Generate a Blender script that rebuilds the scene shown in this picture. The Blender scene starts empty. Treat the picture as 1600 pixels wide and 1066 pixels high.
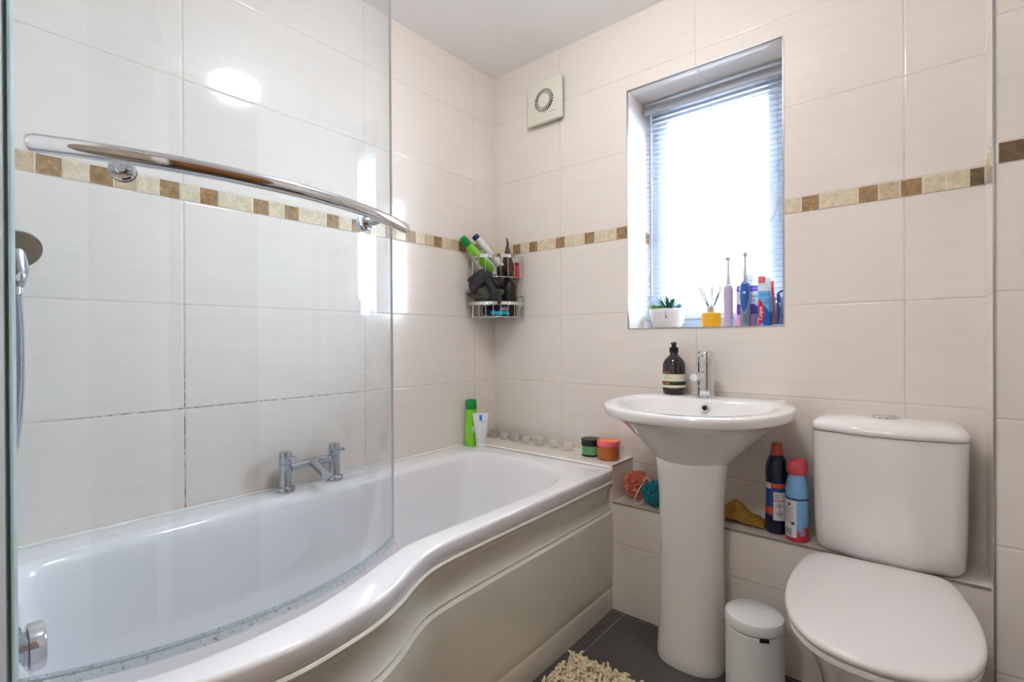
import bpy, bmesh, math, random
from mathutils import Vector, Matrix, noise

random.seed(7)
PI = math.pi
sc = bpy.context.scene
COL = sc.collection
R = math.radians


# ------------------------------------------------------------------ colour / materials
def lin(c):
    if isinstance(c, str):
        c = c.lstrip('#')
        c = [int(c[i:i + 2], 16) / 255 for i in (0, 2, 4)]
    return tuple((x / 12.92 if x <= 0.04045 else ((x + 0.055) / 1.055) ** 2.4) for x in c) + (1.0,)


class NT:
    def __init__(self, m):
        m.use_nodes = True
        self.t = m.node_tree
        self.n = self.t.nodes
        self.n.clear()

    def node(self, kind, **kw):
        x = self.n.new(kind)
        for k, v in kw.items():
            setattr(x, k, v)
        return x

    def link(self, a, b):
        self.t.links.new(a, b)

    def setin(self, sock, v):
        if hasattr(v, 'links'):
            self.link(v, sock)
        else:
            sock.default_value = v

    def math(self, op, a, b=None, c=None, clamp=False):
        x = self.node('ShaderNodeMath', operation=op, use_clamp=clamp)
        self.setin(x.inputs[0], a)
        if b is not None:
            self.setin(x.inputs[1], b)
        if c is not None:
            self.setin(x.inputs[2], c)
        return x.outputs[0]

    def mix(self, f, a, b):
        x = self.node('ShaderNodeMix', data_type='RGBA')
        self.setin(x.inputs[0], f)
        self.setin(x.inputs[6], a)
        self.setin(x.inputs[7], b)
        return x.outputs[2]

    def pos(self):
        g = self.node('ShaderNodeNewGeometry')
        s = self.node('ShaderNodeSeparateXYZ')
        self.link(g.outputs['Position'], s.inputs[0])
        return s.outputs

    def xyz(self, x, y, z):
        c = self.node('ShaderNodeCombineXYZ')
        for i, v in enumerate((x, y, z)):
            self.setin(c.inputs[i], v)
        return c.outputs[0]

    def noise(self, vec, scale=5, detail=3, rough=.5):
        x = self.node('ShaderNodeTexNoise')
        if vec is not None:
            self.link(vec, x.inputs['Vector'])
        x.inputs['Scale'].default_value = scale
        x.inputs['Detail'].default_value = detail
        x.inputs['Roughness'].default_value = rough
        return x.outputs['Fac']

    def ramp(self, f, lo, hi):
        x = self.node('ShaderNodeMapRange', interpolation_type='SMOOTHSTEP')
        self.setin(x.inputs[0], f)
        self.setin(x.inputs[1], lo)
        self.setin(x.inputs[2], hi)
        return x.outputs[0]

    def bump(self, h, strength=.3, dist=.002):
        x = self.node('ShaderNodeBump')
        self.link(h, x.inputs['Height'])
        x.inputs['Strength'].default_value = strength
        x.inputs['Distance'].default_value = dist
        return x.outputs[0]

    def out(self, s):
        o = self.node('ShaderNodeOutputMaterial')
        self.link(s, o.inputs[0])

    def pbsdf(self, **kw):
        b = self.node('ShaderNodeBsdfPrincipled')
        for k, v in kw.items():
            self.setin(b.inputs[k.replace('_', ' ')], v)
        return b


def pmat(name, col, rough=.4, metal=0, spec=.5, coat=0, trans=0, ior=1.45, sss=0, var=0, vscale=20, bump=0, bscale=60, sheen=0):
    m = bpy.data.materials.new(name)
    t = NT(m)
    b = t.pbsdf(Roughness=rough, Metallic=metal, IOR=ior)
    b.inputs['Specular IOR Level'].default_value = spec
    b.inputs['Coat Weight'].default_value = coat
    b.inputs['Coat Roughness'].default_value = .05
    b.inputs['Transmission Weight'].default_value = trans
    b.inputs['Sheen Weight'].default_value = sheen
    if sss:
        b.inputs['Subsurface Weight'].default_value = sss
        b.inputs['Subsurface Radius'].default_value = (.01, .008, .006)
    c = lin(col)
    if var or bump:
        tc = t.node('ShaderNodeTexCoord')
        if var:
            f = t.noise(tc.outputs['Object'], vscale, 4, .6)
            d = tuple(max(0, x * (1 - var)) for x in c[:3]) + (1,)
            u = tuple(min(1, x * (1 + var)) for x in c[:3]) + (1,)
            t.link(t.mix(t.ramp(f, .3, .7), d, u), b.inputs['Base Color'])
        else:
            b.inputs['Base Color'].default_value = c
        if bump:
            h = t.noise(tc.outputs['Object'], bscale, 3, .6)
            t.link(t.bump(h, bump, .003), b.inputs['Normal'])
    else:
        b.inputs['Base Color'].default_value = c
    t.out(b.outputs[0])
    return m


def emat(name, col, s):
    m = bpy.data.materials.new(name)
    t = NT(m)
    e = t.node('ShaderNodeEmission')
    e.inputs[0].default_value = lin(col)
    e.inputs[1].default_value = s
    t.out(e.outputs[0])
    return m


def sheet_glass(name, tint, base=.04, rough=0.0):
    """thin clear pane: tinted see-through plus a Schlick mirror layer"""
    m = bpy.data.materials.new(name)
    t = NT(m)
    g = t.node('ShaderNodeNewGeometry')
    d = t.node('ShaderNodeVectorMath', operation='DOT_PRODUCT')
    t.link(g.outputs['Incoming'], d.inputs[0])
    t.link(g.outputs['Normal'], d.inputs[1])
    c = t.math('ABSOLUTE', d.outputs['Value'])
    f = t.math('MULTIPLY_ADD', t.math('POWER', t.math('SUBTRACT', 1.0, c), 5.0), 1 - base, base)
    tr = t.node('ShaderNodeBsdfTransparent')
    tr.inputs[0].default_value = lin(tint)
    gl = t.node('ShaderNodeBsdfGlossy')
    gl.inputs['Roughness'].default_value = rough
    mx = t.node('ShaderNodeMixShader')
    t.link(f, mx.inputs[0])
    t.link(tr.outputs[0], mx.inputs[1])
    t.link(gl.outputs[0], mx.inputs[2])
    t.out(mx.outputs[0])
    return m


TW, TH, ZL, MB0, MB1 = .6039, .3025, .824, 1.429, 1.4785
E1, L1 = .3997, -.1433


def tile_mat(name, axis, u0, z0=ZL, band=True, mould=False, base='#e4ddd6', th=TH, tw=TW, grout='#d2cbc2', rough=.09, streak=1.0, waxis=None, tilt=.018, seed=0.0):
    m = bpy.data.materials.new(name)
    t = NT(m)
    p = t.pos()
    u = p['XYZ'.index(axis)]
    z = p[2] if waxis is None else p['XYZ'.index(waxis)]
    zz = t.math('SUBTRACT', z, z0)
    if band:
        up = t.math('GREATER_THAN', z, (MB0 + MB1) / 2)
        zz = t.math('SUBTRACT', zz, t.math('MULTIPLY', up, MB1 - MB0))
    uu = t.math('DIVIDE', t.math('SUBTRACT', u, u0), tw)
    vv = t.math('DIVIDE', zz, th)

    def edge(w, size):
        fr = t.math('FRACT', t.math('ADD', w, 100.5))
        return t.math('MULTIPLY', t.math('ABSOLUTE', t.math('SUBTRACT', fr, .5)), size)
    d = t.math('MINIMUM', edge(uu, tw), edge(vv, th))
    tilef = t.ramp(d, .0008, .0016)
    pillow = t.ramp(d, .0008, .005)
    # per tile variation
    wn = t.node('ShaderNodeTexWhiteNoise', noise_dimensions='2D')
    t.link(t.xyz(t.math('ROUND', t.math('SUBTRACT', uu, .5)), t.math('ROUND', t.math('SUBTRACT', vv, .5)), 0.0), wn.inputs[0])
    k = wn.outputs[0]
    sv = t.xyz(t.math('MULTIPLY', t.math('ADD', u, t.math('MULTIPLY', k, 7.0)), 2.2), t.math('MULTIPLY', z, 38.0), k)
    s1 = t.noise(sv, 1.6, 5, .6)
    cl = t.noise(t.xyz(t.math('MULTIPLY', u, 3.0), t.math('MULTIPLY', z, 7.0), k), 1.5, 3, .5)
    b = lin(base)
    dark = tuple(x * y for x, y in zip(b[:3], (.90, .875, .845))) + (1,)
    lite = tuple(min(1, x * y) for x, y in zip(b[:3], (1.03, 1.03, 1.03))) + (1,)
    c = t.mix(t.math('MULTIPLY', t.ramp(s1, .42, .75), .3 * streak), b, dark)
    c = t.mix(t.math('MULTIPLY', t.ramp(cl, .45, .75), .5), c, lite)
    gcol = lin(grout)
    gn = t.noise(t.xyz(p[0], p[1], p[2]), 30, 4, .7)
    gdark = tuple(x * .72 for x in gcol[:3]) + (1,)
    g = t.mix(t.ramp(gn, .45, .7), gcol, gdark)
    if mould:
        # black specks of mildew in the lower grout lines of the shower end
        mn = t.noise(t.xyz(t.math('MULTIPLY', p[0], 1.0), p[1], p[2]), 46, 5, .75)
        a = t.math('MULTIPLY', t.ramp(z, 1.16, .80), t.math('MULTIPLY', t.ramp(p[1], -.55, -.95), t.ramp(p[1], -1.72, -1.5)))
        g = t.mix(t.math('MULTIPLY', t.ramp(mn, .40, .56), a), g, lin('#39332c'))
    col = t.mix(tilef, g, c)
    rg = t.math('MULTIPLY_ADD', tilef, rough - .6, .6)
    wob = t.noise(t.xyz(p[0], p[1], p[2]), 3.0, 2, .4)
    h = t.math('ADD', t.math('MULTIPLY', pillow, .0012), t.math('MULTIPLY', wob, .0035 if streak else 0.0))
    bs = t.pbsdf(Roughness=rg)
    t.link(col, bs.inputs['Base Color'])
    bn = t.node('ShaderNodeBump')
    bn.inputs['Strength'].default_value = .7
    bn.inputs['Distance'].default_value = 1.0
    t.link(h, bn.inputs['Height'])
    # every tile sits at its own very slight angle
    w2 = t.node('ShaderNodeTexWhiteNoise', noise_dimensions='2D')
    t.link(t.xyz(t.math('ADD', t.math('ROUND', t.math('SUBTRACT', uu, .5)), 11.0 + seed), t.math('ROUND', t.math('SUBTRACT', vv, .5)), 0.0), w2.inputs[0])
    sp = t.node('ShaderNodeSeparateXYZ')
    t.link(w2.outputs[1], sp.inputs[0])
    a1 = t.math('MULTIPLY', t.math('SUBTRACT', sp.outputs[0], .5), tilt)
    a2 = t.math('MULTIPLY', t.math('SUBTRACT', sp.outputs[1], .5), tilt)
    off = {'X': (a1, 0.0, a2), 'Y': (0.0, a1, a2)}[axis] if waxis is None else (a1, a2, 0.0)
    gg = t.node('ShaderNodeNewGeometry')
    va = t.node('ShaderNodeVectorMath', operation='ADD')
    t.link(gg.outputs['Normal'], va.inputs[0])
    t.link(t.xyz(*off), va.inputs[1])
    vn = t.node('ShaderNodeVectorMath', operation='NORMALIZE')
    t.link(va.outputs[0], vn.inputs[0])
    t.link(vn.outputs[0], bn.inputs['Normal'])
    t.link(bn.outputs[0], bs.inputs['Normal'])
    t.out(bs.outputs[0])
    return m


def stone_mat(name, col, var):
    m = bpy.data.materials.new(name)
    t = NT(m)
    p = t.pos()
    v = t.xyz(p[0], p[1], p[2])
    f = t.noise(v, 55, 6, .72)
    f2 = t.noise(v, 130, 3, .6)
    c = lin(col)
    d = tuple(x * (1 - var) for x in c[:3]) + (1,)
    u = tuple(min(1, x * (1 + var * 1.1)) for x in c[:3]) + (1,)
    cc = t.mix(t.ramp(f, .35, .68), d, u)
    cc = t.mix(t.math('MULTIPLY', t.ramp(f2, .64, .74), .5), cc, lin('#e6dcc6'))
    b = t.pbsdf(Roughness=.3)
    t.link(cc, b.inputs['Base Color'])
    t.out(b.outputs[0])
    return m


M = {}
M['tileL'] = tile_mat('cream tile left', 'Y', L1, mould=True)
M['tileB'] = tile_mat('cream tile back', 'X', E1)
M['tileR'] = tile_mat('cream tile right', 'Y', -.45)
M['tileC'] = tile_mat('cream tile column', 'X', E1 - .1)
M['tileF'] = tile_mat('cream tile front', 'X', .3)
M['tileledge'] = tile_mat('cream tile ledge', 'X', E1, z0=.255, band=False)
M['tilebox'] = tile_mat('cream tile boxing', 'X', E1, z0=.253, band=False)
M['floor'] = tile_mat('dark floor tile', 'X', .797, z0=-.485, band=False, base='#4b4745', grout='#8d8780', rough=.35, waxis='Y', streak=.6)
M['ceiling'] = pmat('white ceiling paint', '#f3f3f4', .85)
M['paint'] = pmat('cream paint', '#d8cfc2', .8)
M['carpet'] = pmat('hall carpet', '#8b7f72', .95, var=.2, vscale=80)
M['wood'] = pmat('oak door', '#7a4a22', .45, var=.25, vscale=8)
M['white_porcelain'] = pmat('white porcelain', '#e8e6e5', .08, coat=.4)
M['acrylic'] = pmat('white acrylic', '#e9e9ec', .13, coat=.3)
M['panel'] = pmat('cream acrylic panel', '#d8d6cb', .16, coat=.25)
M['lidplastic'] = pmat('white seat plastic', '#e3dfdf', .22)
M['chrome'] = pmat('chrome', '#dcdee2', .06, metal=1)
M['chrome_soft'] = pmat('soft chrome', '#b9bfc8', .22, metal=1)
M['steel'] = pmat('polished steel', '#c9c9c8', .15, metal=1)
M['alu'] = pmat('aluminium', '#dfe2e4', .3, metal=.85)
M['black'] = pmat('black plastic', '#151416', .35)
M['dark'] = pmat('dark gap', '#0c0b0b', .8)
M['upvc'] = pmat('white upvc', '#d3dae6', .25)
M['slat'] = pmat('silver slat', '#a6abb6', .35)
M['rail_grey'] = pmat('grey blind rail', '#9da2ab', .4)
M['wplastic'] = pmat('white plastic', '#e6e5dd', .35)
M['fanplastic'] = pmat('aged white plastic', '#dcdbce', .4)
M['trimgrey'] = pmat('grey tile edging', '#a7a8aa', .3, metal=.6)
M['seal'] = pmat('white sealant', '#ebebe8', .4)
M['glass'] = sheet_glass('clear shower glass', '#f9fcfe', .045)
M['glassedge'] = pmat('green glass edge', '#b9cfca', .15)
M['glassedge_light'] = pmat('polished glass edge', '#f0f6f5', .25)
M['pane'] = sheet_glass('window pane', '#ffffff', .03)
M['stone_l'] = stone_mat('pale travertine', '#d3c6ab', .15)
M['stone_t'] = stone_mat('tan travertine', '#c2ae8e', .18)
M['stone_b'] = stone_mat('brown travertine', '#957650', .3)
M['stone_d'] = stone_mat('dark brown travertine', '#68553b', .32)
M['grout'] = pmat('pale grout', '#e6decf', .8)


# ------------------------------------------------------------------ mesh builder
class MB:
    def __init__(self):
        self.v, self.f, self.mi = [], [], []

    def add(self, vs, fs, mi=0):
        o = len(self.v)
        self.v += [tuple(x) for x in vs]
        for f in fs:
            self.f.append(tuple(i + o for i in f))
            self.mi.append(mi)
        return self

    def box(self, x0, x1, y0, y1, z0, z1, bev=0, seg=2, mi=0):
        if bev <= 0:
            v = [(x, y, z) for z in (z0, z1) for y in (y0, y1) for x in (x0, x1)]
            return self.add(v, [(0, 2, 3, 1), (4, 5, 7, 6), (0, 1, 5, 4), (2, 6, 7, 3), (0, 4, 6, 2), (1, 3, 7, 5)], mi)
        bm = bmesh.new()
        bmesh.ops.create_cube(bm, size=1)
        for q in bm.verts:
            q.co = Vector(((x0 + x1) / 2 + q.co.x * (x1 - x0), (y0 + y1) / 2 + q.co.y * (y1 - y0), (z0 + z1) / 2 + q.co.z * (z1 - z0)))
        bmesh.ops.bevel(bm, geom=bm.edges[:], offset=bev, segments=seg, affect='EDGES', profile=.5)
        return self.frombm(bm, mi)

    def frombm(self, bm, mi=0):
        bm.verts.ensure_lookup_table()
        bm.verts.index_update()
        self.add([q.co[:] for q in bm.verts], [[q.index for q in f.verts] for f in bm.faces], mi)
        bm.free()
        return self

    def loft(self, rings, cap0=True, cap1=True, closed=True, mi=0):
        n = len(rings[0])
        v = [p for r in rings for p in r]
        f = []
        for i in range(len(rings) - 1):
            for j in range(n if closed else n - 1):
                k = (j + 1) % n
                f.append((i * n + j, i * n + k, (i + 1) * n + k, (i + 1) * n + j))
        if cap0:
            f.append(tuple(range(n - 1, -1, -1)))
        if cap1:
            f.append(tuple((len(rings) - 1) * n + j for j in range(n)))
        return self.add(v, f, mi)

    def lathe(self, prof, seg=32, c=(0, 0, 0), cap0=True, cap1=True, sx=1, sy=1, mi=0, mat=None):
        rings = []
        for r, z in prof:
            r = max(r, 1e-5)
            ring = [Vector((r * sx * math.cos(2 * PI * j / seg), r * sy * math.sin(2 * PI * j / seg), z)) for j in range(seg)]
            if mat is not None:
                ring = [mat @ q for q in ring]
            rings.append([tuple(q + Vector(c)) for q in ring])
        return self.loft(rings, cap0, cap1, mi=mi)

    def tube(self, pts, rad, seg=10, closed=False, cap=True, mi=0, flat=None):
        pts = [Vector(p) for p in pts]
        n = len(pts)
        rad = rad if isinstance(rad, (list, tuple)) else [rad] * n
        rings = []
        up = None
        for i in range(n):
            a = pts[(i - 1) % n] if (closed or i > 0) else pts[0]
            b = pts[(i + 1) % n] if (closed or i < n - 1) else pts[-1]
            d = (b - a).normalized()
            if up is None:
                up = Vector((0, 0, 1)) if abs(d.z) < .9 else Vector((1, 0, 0))
            s = d.cross(up)
            if s.length < 1e-6:
                s = d.orthogonal()
            s.normalize()
            up = s.cross(d).normalized()
            fx, fy = flat or (1, 1)
            rings.append([tuple(pts[i] + s * (rad[i] * fx * math.cos(2 * PI * j / seg)) + up * (rad[i] * fy * math.sin(2 * PI * j / seg))) for j in range(seg)])
        if closed:
            rings.append(rings[0])
            return self.loft(rings, False, False, mi=mi)
        return self.loft(rings, cap, cap, mi=mi)

    def sheet(self, nu, nv, fn, th=.003, mi=0):
        """closed thin slab over fn(u,v), u,v in 0..1"""
        P = [[Vector(fn(i / nu, j / nv)) for j in range(nv + 1)] for i in range(nu + 1)]
        top, bot = [], []
        for i in range(nu + 1):
            for j in range(nv + 1):
                a = P[min(i + 1, nu)][j] - P[max(i - 1, 0)][j]
                b = P[i][min(j + 1, nv)] - P[i][max(j - 1, 0)]
                n = a.cross(b)
                n = n.normalized() if n.length > 1e-9 else Vector((0, 0, 1))
                top.append(tuple(P[i][j] + n * th / 2))
                bot.append(tuple(P[i][j] - n * th / 2))
        w = nv + 1
        N = len(top)
        f = []
        for i in range(nu):
            for j in range(nv):
                a, b, c, d = i * w + j, (i + 1) * w + j, (i + 1) * w + j + 1, i * w + j + 1
                f.append((a, b, c, d))
                f.append((N + d, N + c, N + b, N + a))
        for i in range(nu):
            a, b = i * w, (i + 1) * w
            f.append((a, N + a, N + b, b))
            a, b = i * w + nv, (i + 1) * w + nv
            f.append((b, N + b, N + a, a))
        for j in range(nv):
            f.append((j + 1, N + j + 1, N + j, j))
            a = nu * w + j
            f.append((a, N + a, N + a + 1, a + 1))
        return self.add(top + bot, f, mi)

    def text(self, body, size, fn, align='CENTER', mi=0):
        """lettering: flat glyph outlines mapped through fn(u, v) to 3-D"""
        cu = bpy.data.curves.new('t', 'FONT')
        cu.body = body
        cu.size = size
        cu.align_x = align
        cu.resolution_u = 3
        o = bpy.data.objects.new('t', cu)
        COL.objects.link(o)
        dg = bpy.context.evaluated_depsgraph_get()
        me = o.evaluated_get(dg).to_mesh()
        vs = [fn(q.co.x, q.co.y) for q in me.vertices]
        fs = [tuple(p.vertices) for p in me.polygons]
        self.add(vs, fs, mi)
        o.evaluated_get(dg).to_mesh_clear()
        bpy.data.objects.remove(o)
        bpy.data.curves.remove(cu)
        return self

    def xf(self, mat):
        self.v = [tuple(mat @ Vector(q)) for q in self.v]
        return self


def finish(name, mb, mats, parent=None, ang=35, world=False):
    vs = mb.v
    if world and parent is not None:
        q = parent
        off = Vector((0, 0, 0))
        while q is not None:
            off += q.location
            q = q.parent
        vs = [tuple(Vector(p) - off) for p in vs]
    me = bpy.data.meshes.new(name)
    me.from_pydata(vs, [], mb.f)
    mats = mats if isinstance(mats, (list, tuple)) else [mats]
    for m in mats:
        me.materials.append(m)
    me.polygons.foreach_set('material_index', mb.mi)
    me.polygons.foreach_set('use_smooth', [True] * len(me.polygons))
    bm = bmesh.new()
    bm.from_mesh(me)
    bmesh.ops.recalc_face_normals(bm, faces=bm.faces[:])
    bm.to_mesh(me)
    bm.free()
    me.set_sharp_from_angle(angle=R(ang))
    me.update()
    o = bpy.data.objects.new(name, me)
    COL.objects.link(o)
    if parent is not None:
        o.parent = parent
    return o


def thing(name, label, cat, loc=(0, 0, 0), rz=0, group=None):
    o = bpy.data.objects.new(name, None)
    o.empty_display_size = .05
    COL.objects.link(o)
    o.location = loc
    o.rotation_euler = (0, 0, rz)
    o['label'] = label
    o['category'] = cat
    if group:
        o['group'] = group
    return o


def tag(o, label, cat, group=None):
    o['label'] = label
    o['category'] = cat
    if group:
        o['group'] = group
    return o


def struct(name, mb, m, parent=None, ang=30):
    o = finish(name, mb, m, parent, ang, world=True)
    if parent is None:
        o['kind'] = 'structure'
    return o


def catmull(pts, n, closed=False):
    """resample a smooth curve through pts (2-D or 3-D) to n points equally spaced along it"""
    P = [Vector(p) for p in pts]
    m = len(P)
    dense = []
    segs = m if closed else m - 1
    for i in range(segs):
        if closed:
            a, b, c, d = P[(i - 1) % m], P[i], P[(i + 1) % m], P[(i + 2) % m]
        else:
            b, c = P[i], P[i + 1]
            a = P[i - 1] if i > 0 else b * 2 - c
            d = P[i + 2] if i + 2 < m else c * 2 - b
        for k in range(24):
            t = k / 24
            dense.append(.5 * ((2 * b) + (c - a) * t + (2 * a - 5 * b + 4 * c - d) * t * t + (3 * b - a - 3 * c + d) * t ** 3))
    dense.append(P[0] if closed else P[-1])
    L = [0]
    for i in range(1, len(dense)):
        L.append(L[-1] + (dense[i] - dense[i - 1]).length)
    out = []
    k = 0
    cnt = n if closed else n - 1
    for i in range(n):
        s = L[-1] * i / cnt
        while k < len(L) - 2 and L[k + 1] < s:
            k += 1
        w = (s - L[k]) / max(1e-9, L[k + 1] - L[k])
        out.append(dense[k].lerp(dense[k + 1], min(1, max(0, w))))
    return out


def rrect(w, d, r, n=8):
    """rounded rectangle outline, half sizes w,d"""
    out = []
    for cx, cy, a0 in ((w - r, d - r, 0), (-w + r, d - r, 90), (-w + r, -d + r, 180), (w - r, -d + r, 270)):
        for k in range(n + 1):
            a = R(a0 + 90 * k / n)
            out.append((cx + r * math.cos(a), cy + r * math.sin(a)))
    return out


def patch(mb, r, a0, a1, z0, z1, n=14, mi=0, sx=1, sy=1, nz=1):
    """a label wrapped on a cylinder of radius r (number or function of z)"""
    rf = r if callable(r) else (lambda z: r)
    v, f = [], []
    for k in range(nz + 1):
        z = z0 + (z1 - z0) * k / nz
        for j in range(n + 1):
            a = R(a0 + (a1 - a0) * j / n)
            v.append((rf(z) * sx * math.cos(a), rf(z) * sy * math.sin(a), z))
    w = n + 1
    for k in range(nz):
        for j in range(n):
            f.append((k * w + j, k * w + j + 1, (k + 1) * w + j + 1, (k + 1) * w + j))
    return mb.add(v, f, mi)


def wrap(r, a_mid, z, sx=1, sy=1):
    rf = r if callable(r) else (lambda q: r)

    def fn(u, v):
        rr = rf(z + v)
        a = R(a_mid) + u / rr
        return (rr * sx * math.cos(a), rr * sy * math.sin(a), z + v)
    return fn


CAM = Vector((1.6487, -1.8367, 1.0187))


def face_angle(x, y):
    """direction, in degrees, from (x, y) towards the room's doorway, for turning labels that way"""
    return math.degrees(math.atan2(CAM.y - y, CAM.x - x))


# ------------------------------------------------------------------ the room
W = 1.777
H = 2.322
WX0, WX1, WZ0, WZ1 = .731, 1.291, 1.062, 2.022
struct('floor', MB().box(-.1, 2.1, -1.875, .3, -.1, 0), M['floor'])
struct('ceiling', MB().box(-.1, 2.1, -1.975, .3, H, H + .1), M['ceiling'])
struct('wall_left', MB().box(-.1, 0, -1.975, .3, 0, H), M['tileL'])
mb = MB()
mb.box(0, WX0, 0, .3, 0, H).box(WX1, 2.1, 0, .3, 0, H).box(WX0, WX1, 0, .3, 0, WZ0).box(WX0, WX1, 0, .3, WZ1, H)
struct('wall_back', mb, M['tileB'])
struct('wall_right', MB().box(2.0, 2.1, -1.975, 0, 0, H), M['tileR'])
mb = MB().box(W, 2.0, -.2, 0, 0, H)
# column return tiles follow Y, its face follows X
mb.mi = [0, 0, 0, 0, 1, 0]
struct('wall_column', mb, [M['tileC'], M['tileR']])
mb = MB().box(-.0, .96, -1.975, -1.875, 0, H).box(.96, 2.0, -1.975, -1.875, 2.06, H).box(1.88, 2.0, -1.975, -1.875, 0, 2.06)
struct('wall_front', mb, M['tileF'])
# landing outside the open door
struct('floor_landing', MB().box(-.3, 2.8, -3.3, -1.875, -.1, 0), M['carpet'])
struct('ceiling_landing', MB().box(-.3, 2.8, -3.3, -1.975, H, H + .1), M['ceiling'])
mb = MB().box(-.4, 2.9, -3.4, -3.3, 0, H).box(-.4, -.3, -3.3, -1.975, 0, H).box(2.8, 2.9, -3.3, -1.975, 0, H)
mb.box(-.3, -.1, -2.0, -1.975, 0, H).box(2.1, 2.8, -2.0, -1.975, 0, H)
struct('wall_landing', mb, M['paint'])
dr = struct('door_1', MB().box(1.935, 1.975, -1.86, -1.06, .01, 2.0, .003), M['wood'])
hb = MB().tube([(1.935, -1.14, 1.0), (1.89, -1.14, 1.0)], .009, 12).tube([(1.89, -1.135, 1.0), (1.89, -1.25, 1.0)], .009, 12)
struct('door_handle', hb, M['chrome'], dr)

# tiled ledge behind the bath and low tiled boxing behind the basin and toilet
struct('wall_ledge', MB().box(0, .747, -.172, 0, 0, .541), M['tileledge'])
struct('wall_boxing', MB().box(.747, W, -.172, 0, 0, .405), M['tilebox'])

# mosaic border of small travertine squares: three runs
CELL = .0505


def mosaic(mb, cells, u0, place):
    """cells: letters from u0 onward; place(u, dz, d) -> point"""
    g = .0017
    for k, ch in enumerate(cells):
        if ch == ' ':
            continue
        a, b = u0 + k * CELL + g, u0 + (k + 1) * CELL - g
        mi = {'L': 1, 'T': 2, 'B': 3, 'D': 4}[ch]
        z0, z1 = MB0 + .0015, MB1 - .0015
        v = [place(u, z, d) for d in (0.0004, .0016) for z in (z0, z1) for u in (a, b)]
        mb.add(v, [(4, 5, 7, 6), (0, 1, 5, 4), (2, 6, 7, 3), (0, 4, 6, 2), (1, 3, 7, 5)], mi)
    return mb


SM = [M['grout'], M['stone_l'], M['stone_t'], M['stone_b'], M['stone_d']]
mb = MB().box(0, .0012, -1.875, 0, MB0, MB1)
patL = 'LBTBLBTLBLTBLBLBTLBLLBLBLLBLTBLLBLB'[:0]
patL = 'LTBTBLTLBLBLLBLBLLBLBTLBLBLTBLTBLBL'
# runs from the door end towards the corner
mosaic(mb, 'LTBLBTLBLBLLBLBLLBLBTLBLBLTBLTBLBLLB', -1.662 - 2 * CELL, lambda u, z, d: (d + .0008, u, z))
struct('trim_1', mb, SM)
mb = MB().box(0, WX0 - .004, -.0012, 0, MB0, MB1).box(WX1 + .004, W, -.0012, 0, MB0, MB1)
mosaic(mb, 'LBLBLLBLLBLL', .172 - 2 * CELL, lambda u, z, d: (u, -d - .0008, z))
mb2 = MB()
mosaic(mb, 'LBLLBTBLL', 1.344 - CELL + .001, lambda u, z, d: (u, -d - .0008, z))
mb.add([(u, -d, z) for d in (.0004, .0024) for z in (MB0 + .0015, MB1 - .0015) for u in (.6795, .7265)], [(4, 5, 7, 6), (0, 1, 5, 4), (2, 6, 7, 3), (0, 4, 6, 2), (1, 3, 7, 5)], 3)
mb.add([(u, -d, z) for d in (.0004, .0024) for z in (MB0 + .0015, MB1 - .0015) for u in (1.7475, 1.776)], [(4, 5, 7, 6), (0, 1, 5, 4), (2, 6, 7, 3), (0, 4, 6, 2), (1, 3, 7, 5)], 4)
struct('trim_2', mb, SM)
mb = MB().box(W - .0012, W, -.2, 0, MB0, MB1).box(W, 2.0, -.2012, -.2, MB0, MB1)
mosaic(mb, 'LTL', -.2 + .01, lambda u, z, d: (W - d - .0008, u, z))
mosaic(mb, 'DLBT', W + .008, lambda u, z, d: (u, -.2 - d - .0008, z))
mb.box(WX0, WX0 + .001, .004, .2, MB0, MB1).box(WX1 - .001, WX1, .004, .2, MB0, MB1)
mosaic(mb, 'LTLB', .006, lambda u, z, d: (WX0 + d + .0006, min(u, .199), z))
mosaic(mb, 'LBLL', .006, lambda u, z, d: (WX1 - d - .0006, min(u, .199), z))
struct('trim_3', mb, SM)
# metal tile edging round the window opening, on the column corner and along the boxing
e = .0035
mb = MB().box(WX0 - e, WX0, -.002, .004, WZ0 - e, WZ1 + e).box(WX1, WX1 + e, -.002, .004, WZ0 - e, WZ1 + e)
mb.box(WX0, WX1, -.002, .004, WZ1, WZ1 + e).box(WX0, WX1, -.002, .004, WZ0 - e, WZ0)
struct('trim_4', mb, M['trimgrey'])
struct('trim_5', MB().box(W - .0015, W + .003, -.2035, -.199, 0, H, .001), M['trimgrey'])
mb = MB().box(.7472, W - .003, -.1745, -.172, .4, .4065).box(.7472, .7495, -.1745, -.001, .5365, .5425)
struct('trim_6', mb, pmat('worn boxing edge', '#8f8a82', .4))

# ------------------------------------------------------------------ window
win = thing('window_1', 'white plastic framed window', 'window', (1.011, .23, WZ0))
for k in ('label', 'category'):
    del win[k]
win['kind'] = 'structure'
FY0, FY1 = .2, .27


def frame(mb, x0, x1, z0, z1, w, y0, y1, bev=.004):
    mb.box(x0, x0 + w, y0, y1, z0, z1, bev).box(x1 - w, x1, y0, y1, z0, z1, bev)
    mb.box(x0 + w - .003, x1 - w + .003, y0, y1, z0, z0 + w, bev).box(x0 + w - .003, x1 - w + .003, y0, y1, z1 - w, z1, bev)
    return mb


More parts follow.
